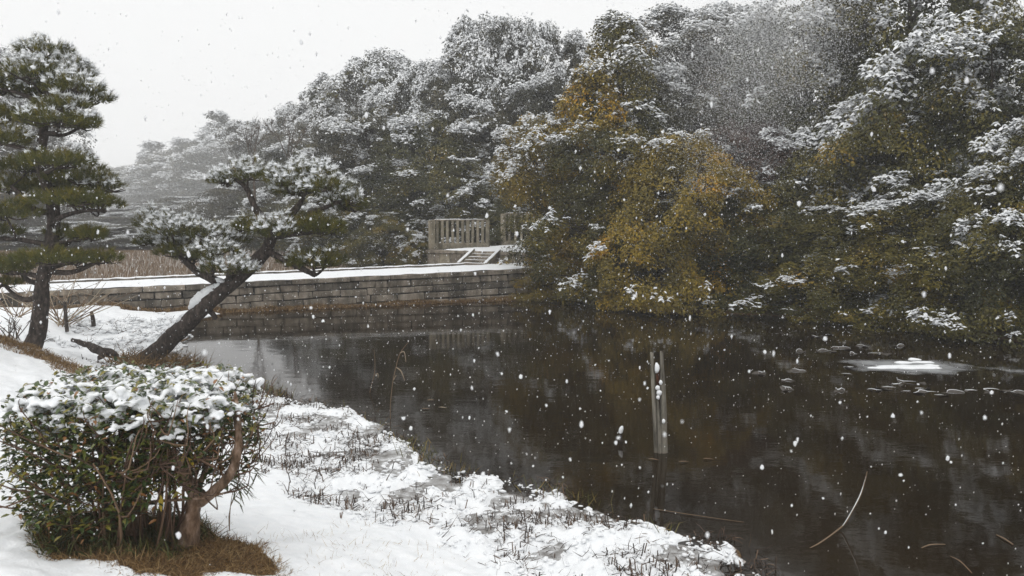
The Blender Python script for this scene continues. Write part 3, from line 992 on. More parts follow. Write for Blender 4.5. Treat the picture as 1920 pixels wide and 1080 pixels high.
# the wood behind the causeway and the platform
for (px, top, w, Y, var, m, s) in [(500, 226, 170, 110, 'round', 'leaf_grey', 0), (560, 200, 170, 95, 'dome_b', 'leaf_grey', 0), (470, 330, 200, 80, 'dome_b', 'leaf_grey', 0),
                                   (625, 150, 180, 75, 'round', 'leaf_grey', 0), (580, 270, 220, 60, 'dome_a', 'leaf_dark', 0), (545, 380, 190, 50, 'dome_b', 'leaf_dark', 0),
                                   (715, 100, 230, 58, 'round', 'leaf_dark', 0), (690, 220, 260, 42, 'dome_a', 'leaf_grey', 0), (640, 340, 200, 39, 'dome_b', 'leaf_dark', 0),
                                   (800, 120, 190, 47, 'round', 'leaf_grey', 0), (790, 215, 260, 41, 'dome_b', 'leaf_dark', 0), (745, 310, 230, 38.5, 'dome_a', 'leaf_dark', 1), (860, 150, 220, 44, 'dome_a', 'leaf_grey', 0),
                                   (850, 300, 240, 38.5, 'dome_b', 'leaf_dark', 1), (930, 220, 260, 41, 'dome_a', 'leaf_grey', 0), (960, 330, 220, 38, 'dome_b', 'leaf_dark', 1),
                                   (720, 400, 130, 36.5, 'dome_b', 'leaf_olive', 1), (785, 440, 70, 34.5, 'dome_b', 'leaf_olive', 1)]:
    where_ = 'behind the leaning pine' if px < 600 else ('behind the causeway between leaning pine and stone fence' if px < 770 else 'behind the stone fence')
    look = {'leaf_grey': 'grey-green', 'leaf_dark': 'dark green', 'leaf_olive': 'olive'}[m]
    tree(var, px, top, w, Y, m, s, '%s %s %s evergreen %s' % ('tall' if top < 205 else ('mid-height' if top < 300 else 'low'), 'snow-flecked' if s == 0 else 'sparsely snowed', look, where_), GB)
for (px, top, w, Y, var) in [(890, 36, 200, 46, 'round'), (985, 40, 160, 45, 'round'), (1075, 50, 150, 46, 'tiered'), (1040, 150, 240, 41, 'dome_a')]:
    tree(var, px, top, w, Y, 'leaf_grey', 0, L_back, 'tall trees at the skyline')
# evergreens along the far shore, each of its own look
tree('tiered', 1165, 14, 300, 29.5, 'leaf_olive', 2, 'tall dark olive tree with a ragged pointed top beside the orange-tinged one', GR)
tree('tiered', 1105, 105, 270, 27.5, 'leaf_orange', 2, 'orange-tinged tree rising next to the stone platform', GR, base=-0.08)
tree('umbrella', 1030, 225, 230, 28.5, 'leaf_orange', 1, 'spreading orange-tinged evergreen whose crown overhangs the platform steps', GR)
tree('dome_a', 1140, 240, 310, 25.8, 'leaf_olive', 2, 'dense olive evergreen drooping to the water between the two orange-tinged trees', GR, base=-0.08)
tree('dome_b', 1275, 252, 290, 24.0, 'leaf_orange', 2, 'yellowish rounded tree with its boughs hanging into the pond', GR, base=-0.08)
tree('round', 1345, 18, 320, 33, 'leaf_grey', 0, 'tall grey tree thick with snow behind the yellowish waterside tree', GR)
tree('dome_b', 1260, 120, 240, 31, 'leaf_grey', 0, 'grey-green snow-flecked tree wedged behind the tall olive one', GR)
tree('dome_a', 1410, 230, 280, 26.4, 'leaf_red', 1, 'purplish brown bushy tree frosted with snow above the dark water', GR, base=-0.08)
tree('dome_b', 1440, 345, 300, 24.4, 'leaf_dark', 2, 'dark green evergreen leaning over the shaded far shore', GR, base=-0.08)
tree('dome_a', 1520, 0, 380, 28, 'leaf_dark', 0, 'large dark tree with thick white snow pads near its top', GR, base=-0.08)
tree('dome_b', 1660, 170, 360, 24, 'leaf_olive', 0, 'wide olive tree with one heavy snow-laden bough', GR, base=-0.08)
tree('dome_a', 1720, -160, 480, 26, 'leaf_dark', 0, 'very tall snow-laden tree standing highest above the far shore', GR, base=-0.08)
tree('dome_b', 1560, 380, 330, 22.8, 'leaf_olive', 2, 'low spreading evergreen with mossy boughs nearly snow-free', GR, base=-0.08)
tree('dome_a', 1730, 350, 340, 20.8, 'leaf_olive', 1, 'olive evergreen with scattered snow tufts hanging over floating leaves', GR, base=-0.08)
tree('dome_a', 1870, 40, 420, 21.5, 'leaf_dark', 0, 'snow-plastered tree arching over the shore by the ice patch', GR, base=-0.08)
tree('dome_b', 1905, 300, 330, 18.6, 'leaf_olive', 1, 'evergreen with snow-tipped low boughs dipping beside the ice patch', GR, base=-0.08)
tree('dome_a', 2050, 150, 400, 18.0, 'leaf_dark', 0, 'dark waterside tree at the end of the far shore', GR, base=-0.08)
tree('dome_b', 1045, 470, 150, 26.6, 'leaf_orange', None, 'low orange-leaved tree hanging over the end of the stone wall', GR, base=-0.08)


def bare_tree(px, top, Y, seed):
    rng = np.random.default_rng(seed)
    p = P(px, top, Y)
    z0 = tz(p[0], Y)
    o = thing('bare_tree', 'thin leafless tree whose twigs stand out against the sky', 'tree', (p[0], Y, z0), 0, 'leafless trees at the skyline')
    H = p[2] - z0
    mb = MB()

    def br(a, d, ln, r, lev):
        b = a + d * ln
        m = (a + b) / 2 + rng.normal(0, 0.05 * ln, 3)
        addtube(mb, [a, m, b], [r, r * 0.8, r * 0.55], 5, 0, 0, 2)
        if lev:
            for _ in range(3):
                dd = d + rng.normal(0, 0.42, 3) + np.array([0, 0, 0.15])
                br(a + (b - a) * rng.uniform(0.55, 1), dd / np.linalg.norm(dd), ln * rng.uniform(0.5, 0.75), r * 0.55, lev - 1)

    addtube(mb, [(0, 0, -0.3), (0.1, 0, H * 0.3), (0, 0.1, H * 0.62)], [0.13, 0.1, 0.075], 6)
    tr = link('trunk', mb.mesh('trunk', M['twig'], True), o)
    mb = MB()
    for _ in range(4):
        d = np.array([rng.normal(0, 0.3), rng.normal(0, 0.3), 1.0])
        br(np.array([0, 0.1, H * 0.6]), d / np.linalg.norm(d), H * 0.16, 0.04, 3)
    link('branches', mb.mesh('branches', M['twig'], True), o)


bare_tree(470, 195, 54, 1)
bare_tree(540, 190, 53, 2)
bare_tree(1290, 20, 34, 3)

# ------------------------------------------------------------------ pruned pines
def needle_pad(c, rx, rz_, ry, n, rng):
    """tufts over the top and rim of a cushion; returns bases and directions"""
    th = rng.uniform(0, 2 * math.pi, n)
    r = np.sqrt(rng.uniform(0, 1, n))
    x, y = r * np.cos(th), r * np.sin(th)
    dome = np.sqrt(np.clip(1 - r ** 2 * 0.95, 0, 1))
    lumps = 0.75 + 0.35 * vn(x * 2.3 + c[0] * 3, y * 2.3 + c[1], c[2], 5)
    up = rng.uniform(-0.15, 1, n) ** 1
    z = (dome * up * lumps - 0.25)
    pos = np.stack([c[0] + x * rx, c[1] + y * ry, c[2] + z * rz_], -1)
    d = np.stack([x * 0.75, y * 0.75, 0.55 + 0.5 * dome], -1) + rng.normal(0, 0.22, (n, 3))
    return pos, d / np.linalg.norm(d, axis=1)[:, None], up * dome


def needles(pos, d, per, rng, ln, wd):
    n = len(pos) * per
    i = np.repeat(np.arange(len(pos)), per)
    dd = d[i] + rng.normal(0, 0.52, (n, 3))
    dd /= np.linalg.norm(dd, axis=1)[:, None]
    side = np.cross(dd, rng.standard_normal((n, 3)))
    side /= np.linalg.norm(side, axis=1)[:, None]
    b = pos[i] + d[i] * rng.uniform(-0.04, 0.04, n)[:, None]
    L = (ln * rng.uniform(0.7, 1.15, n))[:, None]
    V = np.stack([b - side * wd / 2, b + side * wd / 2, b + dd * L], 1).reshape(-1, 3)
    return V, np.arange(n * 3).reshape(n, 3), i


def pine(name, label, base, trunk_px, trunk_w, Y0, limbs, pads, seed, snow_on_trunk=None, thick=1.75):
    rng = np.random.default_rng(seed)
    root = thing(name, label, 'tree', tuple(base))
    B = np.asarray(base)
    pts = [P(x, y, Y0) - B for x, y in trunk_px]
    for k, p in enumerate(pts):
        p[1] += 0.12 * math.sin(k * 1.7)
    pts[0] = pts[0] + (pts[0] - pts[1]) * 0.25
    rad = np.array(trunk_w) * 0.36 / F * Y0
    mb = MB()
    addtube(mb, pts, rad, 14, 0.13, seed, 6)
    tr = link('trunk', mb.mesh('trunk', M['bark'], True), root)
    allp = np.concatenate([np.linspace(pts[k], pts[k + 1], 6) for k in range(len(pts) - 1)])
    alr = np.interp(np.linspace(0, len(pts) - 1, len(allp)), np.arange(len(pts)), rad)
    for lm, w0, w1 in limbs:
        lp = [P(x, y, Y0) - B for x, y in lm]
        mb = MB()
        lr = np.linspace(w0, w1, len(lp)) * 0.4 / F * Y0
        addtube(mb, lp, lr, 9, 0.12, seed + 3, 4)
        link('limb', mb.mesh('limb', M['bark'], True), root)
        seg = np.concatenate([np.linspace(lp[k], lp[k + 1], 6) for k in range(len(lp) - 1)])
        allp = np.concatenate([allp, seg])
        alr = np.concatenate([alr, np.linspace(lr[0], lr[-1], len(seg))])
    for (x, y, rx, ry, off, sn) in pads:
        c = P(x, y, Y0 + off) - B
        rxm, rzm = rx / F * Y0, ry / F * Y0
        rym = rxm * rng.uniform(0.75, 1.0)
        area = rxm * rym * math.pi
        n = int(np.clip(area * 235, 75, 640))
        pos, d, up = needle_pad(c, rxm * 1.05, rzm * thick, rym, n, rng)
        V, T, i = needles(pos, d, 26 if sn < 0.4 else 20, rng, 0.115, 0.0075)
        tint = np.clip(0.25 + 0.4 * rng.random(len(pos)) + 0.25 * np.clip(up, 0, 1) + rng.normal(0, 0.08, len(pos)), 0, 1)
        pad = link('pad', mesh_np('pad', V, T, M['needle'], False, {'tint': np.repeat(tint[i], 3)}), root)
        # twigs from the limb under the cushion
        mb = MB()
        tgt = c - np.array([0, 0, rzm * 0.35])
        q = allp - tgt
        cost = np.linalg.norm(q, axis=1) + 0.8 * np.clip(q[:, 2] + 0.1, 0, None)
        a = allp[np.argmin(cost)]
        ra = min(alr[np.argmin(cost)] * 0.6, 0.055)
        mid = (a + tgt) / 2 + np.array([0, 0, -0.06]) + rng.normal(0, 0.05, 3)
        addtube(mb, [a, mid, tgt], [ra, ra * 0.75, 0.018], 6, 0.1, seed, 4)
        for _ in range(7):
            e = pos[rng.integers(len(pos))] - np.array([0, 0, 0.05])
            m2 = (tgt + e) / 2 + np.array([0, 0, -0.04])
            addtube(mb, [tgt + rng.normal(0, 0.04, 3), m2, e], [0.016, 0.012, 0.005], 4, 0, 0, 2)
        link('twigs', mb.mesh('twigs', M['bark'], True), pad)
        # snow caught on the needles
        pr_ = np.clip(sn * 1.5, 0, 1) * np.clip(0.2 + up * 1.5 + 0.7 * vn(pos[:, 0] * 3, pos[:, 1] * 3, pos[:, 2] * 3, seed), 0, 1)
        sel = rng.random(len(pos)) < pr_
        if sel.sum() > 3:
            ps, ds = pos[sel] + d[sel] * 0.03 + np.array([0, 0, 0.018]), d[sel] + np.array([0, 0, 0.1])
            V, T, i = needles(ps, ds, 16, rng, 0.105, 0.014)
            V2, T2 = blobs(ps + ds * 0.03, np.stack([rng.uniform(0.02, 0.07, len(ps)), rng.uniform(0.018, 0.04, len(ps)), rng.uniform(0.014, 0.028, len(ps))], -1), 1, rng, 0.2)
            k = rng.random(len(T)) < 0.8
            VV = np.concatenate([V, V2])
            TT = np.concatenate([T[k], T2 + len(V)])
            link('snow', mesh_np('snow', VV, TT, M['tree_snow'], False, {'tint': rng.random(len(VV))}), pad)['kind'] = 'stuff'
    if snow_on_trunk:
        for (s0, s1, w) in snow_on_trunk:
            a, b = P(*s0, Y0 - 0.12) - B, P(*s1, Y0 - 0.12) - B
            rr = 0.5 * w / F * Y0
            tt = np.linspace(0, 1, 12)[:, None]
            ln = a + (b - a) * tt
            mb = MB()
            addtube(mb, ln + rng.normal(0, 0.008, ln.shape), np.sin(np.linspace(0.25, 2.9, 12)) * rr, 8, 0.25, seed + 8, 2)
            link('snow', mb.mesh('snow', M['snow'], True), tr)
    return root, tr


pineA = dict(
    trunk=[(52, 668), (62, 630), (78, 575), (89, 520), (93, 455), (92, 385), (82, 310), (86, 250), (80, 190), (84, 140), (86, 100)],
    w=[56, 44, 38, 34, 32, 29, 26, 22, 17, 10, 4],
    limbs=[([(92, 400), (60, 390), (40, 365), (20, 350)], 16, 7), ([(93, 420), (120, 405), (160, 395), (200, 395)], 14, 6), ([(92, 460), (55, 452), (10, 448), (-40, 452)], 14, 6),
           ([(80, 195), (50, 180), (20, 170), (-30, 160)], 13, 5), ([(82, 190), (110, 165), (135, 145), (150, 130)], 13, 5), ([(84, 205), (120, 200), (160, 197)], 9, 4)],
    pads=[(84, 92, 45, 20, 0, .55), (55, 135, 60, 32, -.2, .9), (110, 130, 60, 32, .2, .9), (10, 160, 60, 34, .3, .9), (140, 160, 50, 28, -.3, .8), (172, 182, 38, 20, .1, .8), (70, 165, 60, 22, .5, .8), (-40, 150, 60, 34, 0, .8), (120, 195, 45, 14, -.5, .6),
          (110, 222, 66, 26, -.45, .5), (150, 232, 30, 16, .2, .1), (15, 215, 60, 28, .2, .06), (-5, 255, 55, 34, -.3, .08), 
          (110, 300, 62, 24, -.4, .05), (55, 310, 60, 22, .3, .06), (150, 330, 58, 28, .1, .05), (20, 345, 55, 34, .4, .15), (195, 348, 36, 20, .2, .5), (100, 345, 66, 30, .6, .05), (130, 372, 70, 24, -.3, .04), (185, 382, 44, 22, .3, .03),
          (10, 395, 58, 30, -.3, .03), (-20, 430, 55, 26, .1, .04), (140, 434, 52, 20, .3, .05), (165, 440, 36, 14, -.1, .06),
          (90, 482, 62, 20, -.45, .02), (150, 484, 50, 18, .2, .02), (190, 482, 36, 18, 0, .03), (30, 490, 52, 20, .3, .02), (-10, 500, 60, 24, -.2, .03), (5, 528, 34, 14, .1, .03)])
zA = tz(PINE_A[0], PINE_A[1])
pine('pine_tree', 'upright pruned pine with layered cushions standing in brown grass', (PINE_A[0], PINE_A[1], zA), pineA['trunk'], pineA['w'], PINE_A[1], pineA['limbs'], pineA['pads'], 201, thick=1.25)

pineB = dict(
    trunk=[(262, 690), (300, 652), (345, 612), (400, 562), (450, 515), (492, 476), (515, 440), (540, 410), (560, 380), (575, 350)],
    w=[60, 48, 44, 41, 39, 34, 28, 22, 15, 8],
    limbs=[([(432, 536), (402, 526), (362, 503), (330, 470), (306, 438)], 24, 10), ([(508, 452), (492, 410), (476, 385), (462, 352), (440, 335)], 22, 9),
           ([(500, 470), (540, 490), (575, 508), (592, 516)], 16, 12), ([(540, 415), (580, 400), (620, 385), (645, 375)], 14, 6), ([(515, 445), (550, 440), (590, 436)], 14, 7), ([(385, 575), (400, 590), (404, 598)], 16, 10)],
    pads=[(425, 335, 32, 16, 0, .75), (465, 322, 48, 24, -.2, .7), (535, 335, 36, 24, -.2, .7), (585, 318, 48, 24, .1, .8), (560, 350, 50, 30, .3, .5), (610, 345, 44, 26, -.3, .6), (645, 368, 38, 26, 0, .75), (655, 385, 30, 14, .3, .6),
          (470, 422, 30, 16, -.2, .1), (510, 430, 40, 20, -.5, .7), (560, 420, 52, 22, 0, .04), (600, 424, 46, 20, -.3, .04), (622, 428, 28, 16, .3, .04),
          (585, 490, 46, 18, -.1, .12), (618, 484, 30, 18, .2, .04), (550, 488, 28, 12, .2, .15),
          (290, 412, 36, 22, 0, .85), (320, 425, 44, 26, -.3, .85), (285, 448, 30, 18, .3, .6), (345, 448, 46, 26, .2, .8), (385, 432, 44, 22, -.2, .85), (425, 445, 42, 22, .3, .8), (400, 468, 44, 24, -.4, .6), 
          (365, 478, 40, 18, .4, .3), (430, 500, 48, 20, -.4, .85), (330, 470, 34, 14, -.2, .2)])
zB = tz(PINE_B[0], PINE_B[1])
pine('pine_tree', 'pine leaning far out over the pond with snow on its cushions', (PINE_B[0], PINE_B[1], zB), pineB['trunk'], pineB['w'], PINE_B[1], pineB['limbs'], pineB['pads'], 202,
     [((354, 580), (404, 534), 24), ((380, 560), (412, 532), 16), ((420, 528), (404, 523), 10), ((330, 604), (348, 588), 10)])

# ------------------------------------------------------------------ the clipped shrub
def leaf_mesh(name, L, W, curl, mat, tint):
    xs = np.array([0, 0.3, 0.65, 1.0]) * L
    ws = np.array([0.12, 1, 0.85, 0.05]) * W / 2
    zc = -curl * (xs / L) ** 2 * L
    V, Q = [], []
    for x, w, z in zip(xs, ws, zc):
        V += [(x, -w, z + w * 0.35), (x, 0, z), (x, w, z + w * 0.35)]
    for i in range(3):
        Q += [[i * 3, i * 3 + 3, i * 3 + 4, i * 3 + 1], [i * 3 + 1, i * 3 + 4, i * 3 + 5, i * 3 + 2]]
    return mesh_np(name, V, Q, mat, True, {'tint': np.full(len(V), tint)})


def build_shrub():
    rng = np.random.default_rng(77)
    YS = SHRUB[1]
    zb = tz(SHRUB[0], SHRUB[1])
    B = np.array([SHRUB[0], SHRUB[1], zb])
    root = thing('clipped_shrub', 'old clipped evergreen shrub with thick pale trunks and a snow-covered flat top', 'shrub', tuple(B))
    q = lambda x, y, dy=0.0: P(x, y, YS + dy) - B
    mb = MB()
    stems = [  # (points, widths in px)
        ([(350, 1050, -.1), (356, 1000, -.1), (362, 955, -.1), (372, 920, -.1)], [70, 54, 50, 46]),
        ([(368, 935, -.1), (345, 890, -.12), (322, 855, -.1), (318, 815, -.08), (330, 770, 0)], [40, 36, 32, 28, 14]),
        ([(372, 945, -.1), (408, 915, -.14), (436, 880, -.15), (447, 830, -.12), (445, 770, -.05), (440, 735, 0)], [34, 31, 28, 26, 18, 9]),
        ([(252, 1000, .1), (250, 960, .1), (245, 920, .08)], [52, 44, 40]),
        ([(246, 930, .08), (220, 895, .05), (190, 870, 0), (150, 850, -.05), (110, 800, -.05)], [34, 30, 26, 18, 9]),
        ([(250, 930, .06), (262, 895, 0), (272, 872, -.06), (285, 878, -.12)], [26, 24, 22, 18]),
        ([(246, 935, .1), (258, 860, .18), (250, 800, .2), (240, 750, .2)], [26, 20, 16, 8]),
        ([(180, 868, 0), (120, 880, .1), (70, 868, .15), (40, 840, .15)], [16, 13, 10, 6]),
        ([(365, 930, .0), (385, 880, .15), (400, 820, .25), (400, 760, .25)], [22, 18, 14, 8]),
        ([(232, 905, 0), (222, 880, -.1), (214, 855, -.14)], [12, 10, 8]),
        ([(270, 942, -.15), (320, 938, -.2), (375, 934, -.22), (420, 925, -.2)], [10, 9, 8, 5]),
        ([(262, 940, -.1), (235, 900, -.17), (220, 870, -.2)], [12, 9, 7])]
    nodes = []
    for st, w in stems:
        pts = np.array([q(x, y, d) for x, y, d in st])
        addtube(mb, pts, np.array(w) * 0.30 / F * YS, 12, 0.2, 5, 6)
        nodes.append(np.concatenate([np.linspace(pts[k], pts[k + 1], 6) for k in range(len(pts) - 1)]))
    link('trunk', mb.mesh('trunk', M['shrub_bark'], True), root)
    nodes = np.concatenate(nodes)
    # rosettes in the clipped volume
    tops = q(250, 720)[2]
    half_x = 480 / F * YS / 2
    cx = q(250, 900)[0]
    n = 3300
    P3 = []
    while len(P3) < n:
        x, y = rng.uniform(-1, 1), rng.uniform(-1, 1)
        if abs(x) ** 2.6 + abs(y) ** 2.6 > 1:
            continue
        e = max(abs(x), abs(y)) ** 4
        ztop = tops - 0.17 * e + 0.02 * rng.normal() - 0.05 * (x > 0.5) * (x - .5)
        thick = 0.80 if x < -0.3 else (0.74 if x < 0.2 else 0.62)
        t = rng.random() ** 1.25
        z = ztop - thick * t
        if abs(x) < 0.82 and abs(y) < 0.82 and t > 0.4 and rng.random() < 0.35:
            continue
        if x > 0.6 and t > 0.6 and rng.random() < 0.4:
            continue
        sh = (1 - 0.22 * t * t * (1.0 if x > 0 else 0.3)) * (0.93 + 0.07 * math.sin(t * 3.1))
        P3.append((cx + x * half_x * sh, 0.12 + y * 0.62 * sh, z))
    P3 = np.array(P3)
    mb = MB()
    grown = nodes.copy()
    pick = P3[rng.permutation(n)[:1000]]
    pick = pick[np.argsort([np.linalg.norm(nodes - p, axis=1).min() for p in pick])]
    for p in pick:
        dist = np.linalg.norm((grown - p) * np.array([1, 1, 0.8]), axis=1) + 1.2 * np.clip(grown[:, 2] - p[2] + 0.03, 0, None)
        a = grown[np.argmin(dist)]
        m = (a * 0.55 + p * 0.45) + np.array([rng.normal(0, .015), rng.normal(0, .015), -0.012])
        r0 = 0.003 + 0.012 * min(np.linalg.norm(p - a), 0.4)
        addtube(mb, [a, m, p], [r0, r0 * 0.75, 0.002], 4, 0, 0, 2, rng.random())
        grown = np.concatenate([grown, [a * .7 + p * .3, m, a * .3 + p * .7]])
    for k in range(46):                         # brown stems rising from the ground
        gx = rng.uniform(-0.5, 0.5) * half_x + cx
        a = np.array([gx * 0.8 + cx * 0.2, rng.uniform(-0.28, 0.32), 0.0])
        p = np.array([gx + rng.normal(0, 0.12), a[1] * 1.5 + rng.normal(0, 0.08), tops - rng.uniform(0.1, 0.4)])
        m = (a + p) / 2 + rng.normal(0, 0.035, 3)
        r0 = rng.uniform(0.005, 0.012)
        addtube(mb, [a - [0, 0, 0.05], m, p], [r0, r0 * 0.8, r0 * 0.35], 5, 0, 0, 3, rng.uniform(0.4, 1))
    for k in range(170):                        # bare twigs poking out, most on the thin side
        x = rng.uniform(0.35, 1.0) if k < 110 else rng.uniform(-1, 0.4)
        p = np.array([cx + x * half_x * 1.04, rng.uniform(-0.62, 0.5), tops - rng.uniform(-0.03, 0.5) - 0.05 - 0.12 * max(0, abs(x) - .7)])
        a = grown[np.argmin(np.linalg.norm(grown - (p - np.array([0.12 * np.sign(x), 0, 0.16])), axis=1))]
        m = (a + p) / 2 + rng.normal(0, 0.03, 3) + np.array([0.03, 0, -0.03])
        addtube(mb, [a, m, p, p + np.array([rng.uniform(0, .04), rng.normal(0, .02), 0.06])], [0.006, 0.0045, 0.0032, 0.0014], 4, 0, 0, 2, rng.random())
    link('twigs', mb.mesh('twigs', M['shrub_twig'], True), root)['kind'] = 'stuff'
    # leaves
    protos = [leaf_mesh('leaf', L, W, c, M['shrub_leaf'], t) for L, W, c, t in
              [(.048, .021, .2, .1), (.045, .020, .1, .35), (.052, .023, .3, .5), (.042, .019, .15, .68), (.050, .020, .25, .85), (.044, .018, .4, .98), (.046, .021, .0, .3), (.050, .019, .5, .62)]]
    pv = []
    for me in protos:
        co = np.empty(len(me.vertices) * 3)
        me.vertices.foreach_get('co', co)
        pv.append(co.reshape(-1, 3))
    pq = np.array([[v for v in p.vertices] for p in protos[0].polygons])
    ptint = [.1, .35, .5, .68, .85, .98, .3, .62]
    cand = []
    for p in P3:
        k = rng.integers(1, 6) if p[0] > cx + 0.3 * half_x else rng.integers(3, 7)
        ya = rng.uniform(0, 6.28)
        for j in range(k):
            yaw = ya + j * 2.4 + rng.normal(0, 0.2)
            pit = rng.uniform(-0.9, 0.5)
            cand.append((p + rng.normal(0, 0.012, 3) + np.array([0, 0, rng.choice([0, 0, 0.03, 0.05])]), yaw, pit, rng.uniform(-.5, .5), int(rng.choice(8, p=[.12, .13, .13, .16, .16, .08, .10, .12])), rng.uniform(0.75, 1.25)))
    # the leaves on the pond-facing and camera-facing faces are the large ones in view
    vis = sorted(range(len(cand)), key=lambda i: cand[i][0][1] - 0.9 * (cand[i][0][2] < tops - 0.06) + 0.15 * rng.random())
    big = set(vis[:290])
    mb = MB()
    for i, (p, yaw, pit, rol, k, s) in enumerate(cand):
        R_ = Matrix.Rotation(yaw, 4, 'Z') @ Matrix.Rotation(pit, 4, 'Y') @ Matrix.Rotation(rol, 4, 'X')
        if i in big:
            o = link('leaf', protos[k], root)
            o.matrix_local = Matrix.Translation(Vector(p)) @ R_ @ Matrix.Scale(s, 4)
        else:
            mb.add(pv[k] * s @ np.array(R_.to_3x3()).T + p, pq, ptint[k])
    link('foliage', mb.mesh('foliage', M['shrub_leaf'], True), root)['kind'] = 'stuff'
    # yellow leaves caught in the fork
    for (x, y, yaw, pit, s) in [(296, 925, 1.2, 1.0, 1.6), (302, 930, -1.4, 1.25, 1.5), (322, 920, .3, .45, 1.5), (318, 822, .8, .2, 1.3), (345, 850, 2.2, .8, 1.5), (352, 858, -.5, .6, 1.4)]:
        o = link('yellow_leaf', leaf_mesh('yellow_leaf', .062, .016, .2, M['yellow_leaf'], rng.random()), root)
        o.matrix_local = Matrix.Translation(Vector(q(x, y, -.25))) @ Matrix.Rotation(yaw, 4, 'Z') @ Matrix.Rotation(pit, 4, 'Y') @ Matrix.Scale(s, 4)
    # snow lumps resting on the rosettes near the top, fused
    expo = P3[:, 2] - (tops - 0.10)
    C, S = [], []
    for p, e in zip(P3, expo):
        depth = tops - p[2]
        pr_ = 0.9 if depth < 0.07 else (0.72 if depth < 0.13 else (0.36 if depth < 0.2 else (0.14 if depth < 0.28 else 0)))
        if rng.random() < pr_:
            for _ in range(rng.integers(2, 6)):
                r = rng.choice([1, 1, 1.5]) * rng.uniform(0.010, 0.022)
                C.append(p + np.array([rng.normal(0, .032), rng.normal(0, .032), 0.014 + rng.normal(0, .009)]))
                S.append((r * rng.uniform(0.8, 1.9), r * rng.uniform(0.7, 1.1), r * rng.uniform(0.5, 0.8)))
    V, T = blobs(np.array(C), np.array(S), 2, rng, 0.10)
    tmp = link('snow_tmp', mesh_np('snow_tmp', V, T, M['snow'], True))
    md = tmp.modifiers.new('r', 'REMESH')
    md.mode = 'VOXEL'
    md.voxel_size = 0.0096
    md.use_smooth_shade = True
    m2 = tmp.modifiers.new('s', 'SMOOTH')
    m2.factor = 0.6
    m2.iterations = 4
    dg = bpy.context.evaluated_depsgraph_get()
    me = bpy.data.meshes.new_from_object(tmp.evaluated_get(dg))
    bpy.data.objects.remove(tmp)
    me.materials.clear()
    me.materials.append(M['snow'])
    link('snow', me, root)
    return B


SB = build_shrub()


# ------------------------------------------------------------------ grasses, stubble, lumps of snow along the shore
def on_ground(x, y):
    return terrain(x, y)[0]


def grass_object(name, label, X, Y, lmin, lmax, wmin, wmax, mat, lean, seed, tilt=0.5, z=None, bend=0.5, cat='grass', tmin=0, tmax=1):
    rng = np.random.default_rng(seed)
    n = len(X)
    Z = (on_ground(X, Y) if z is None else z) - 0.01
    d = np.stack([rng.normal(lean[0], tilt, n), rng.normal(lean[1], tilt, n), np.ones(n)], -1)
    V, T = blades(np.stack([X, Y, Z], -1), d, rng.uniform(lmin, lmax, n), rng.uniform(wmin, wmax, n), rng, bend)
    o = link(name, mesh_np(name, V, T, mat, False, {'tint': np.repeat(rng.uniform(tmin, tmax, n), 5)}))
    return tag(o, label, cat, kind='stuff')


rng = np.random.default_rng(900)
# dry grass skirt under the shrub
th, rr = rng.uniform(0, 6.283, 14000), np.sqrt(rng.random(14000))
X = SHRUB[0] - 0.02 + 0.95 * rr * np.cos(th)
Y = SHRUB[1] - 0.02 - 0.25 * (X - SHRUB[0]) + 0.7 * rr * np.sin(th)
keep = bare_mask(X, Y) > rng.choice([0.35, 0.35, 0.1, 0.02], len(X))
grass_object('dry_grass', 'matted brown grass under the clipped shrub', X[keep], Y[keep], 0.03, 0.11, 0.002, 0.005, M['brown_grass'], (0.1, -0.1), 1, 1.0, bend=0.8)
k2 = keep & (X < SHRUB[0] + 0.25) & (Y > SHRUB[1] - 0.45) & (rng.random(14000) < 0.2)
grass_object('ground_leaves', 'dark strappy grass leaves in the shade under the clipped shrub', X[k2], Y[k2], 0.06, 0.22, 0.005, 0.011, M['green_grass'], (0, -0.2), 2, 0.5, bend=0.7, tmax=.7, cat='plants')
# bamboo grass at the shrub's thin side
c = P(455, 930, SHRUB[1] - .05)
base = np.repeat(np.array([P(440, 905, SHRUB[1]), P(452, 918, SHRUB[1] - .05), P(465, 880, SHRUB[1])]), 22, axis=0) + rng.normal(0, 0.03, (66, 3))
d = np.stack([rng.normal(0.6, .5, 66), rng.normal(-.2, .4, 66), rng.normal(-.5, .5, 66)], -1)
V, T = blades(base, d, rng.uniform(.05, .11, 66), rng.uniform(.006, .011, 66), rng, .3)
bam = thing('bamboo_grass', 'sprig of narrow grey-green bamboo grass leaves at the thick shrub trunk', 'plant', tuple(G(430, 990, 0.8)))
off = np.array(bam.location)
link('leaves', mesh_np('leaves', V - off, T, M['green_grass'], False, {'tint': np.repeat(rng.uniform(0, .6, 66), 5)}), bam)
mb = MB()
for e in ((440, 905), (452, 918), (465, 880)):
    addtube(mb, [(0, 0, -0.02), (P(432, 950, SHRUB[1]) - off), (P(*e, SHRUB[1]) - off)], [.003, .0025, .0015], 5)
link('stem', mb.mesh('stem', M['reed'], True), bam)
# brown grass at the upright pine
a, b = G(-60, 650, 0.62)[:2], G(165, 690, 0.56)[:2]
t = rng.random(9000)
X = a[0] + (b[0] - a[0]) * t + rng.normal(0, 0.2, 9000)
Y = a[1] + (b[1] - a[1]) * t + rng.normal(0, 0.2, 9000)
keep = bare_mask(X, Y) > 0.4
grass_object('dry_grass', 'orange-brown grass laid bare beside the upright pine', X[keep], Y[keep], 0.04, 0.11, 0.005, 0.009, M['brown_grass'], (0.2, 0), 3, 0.7)
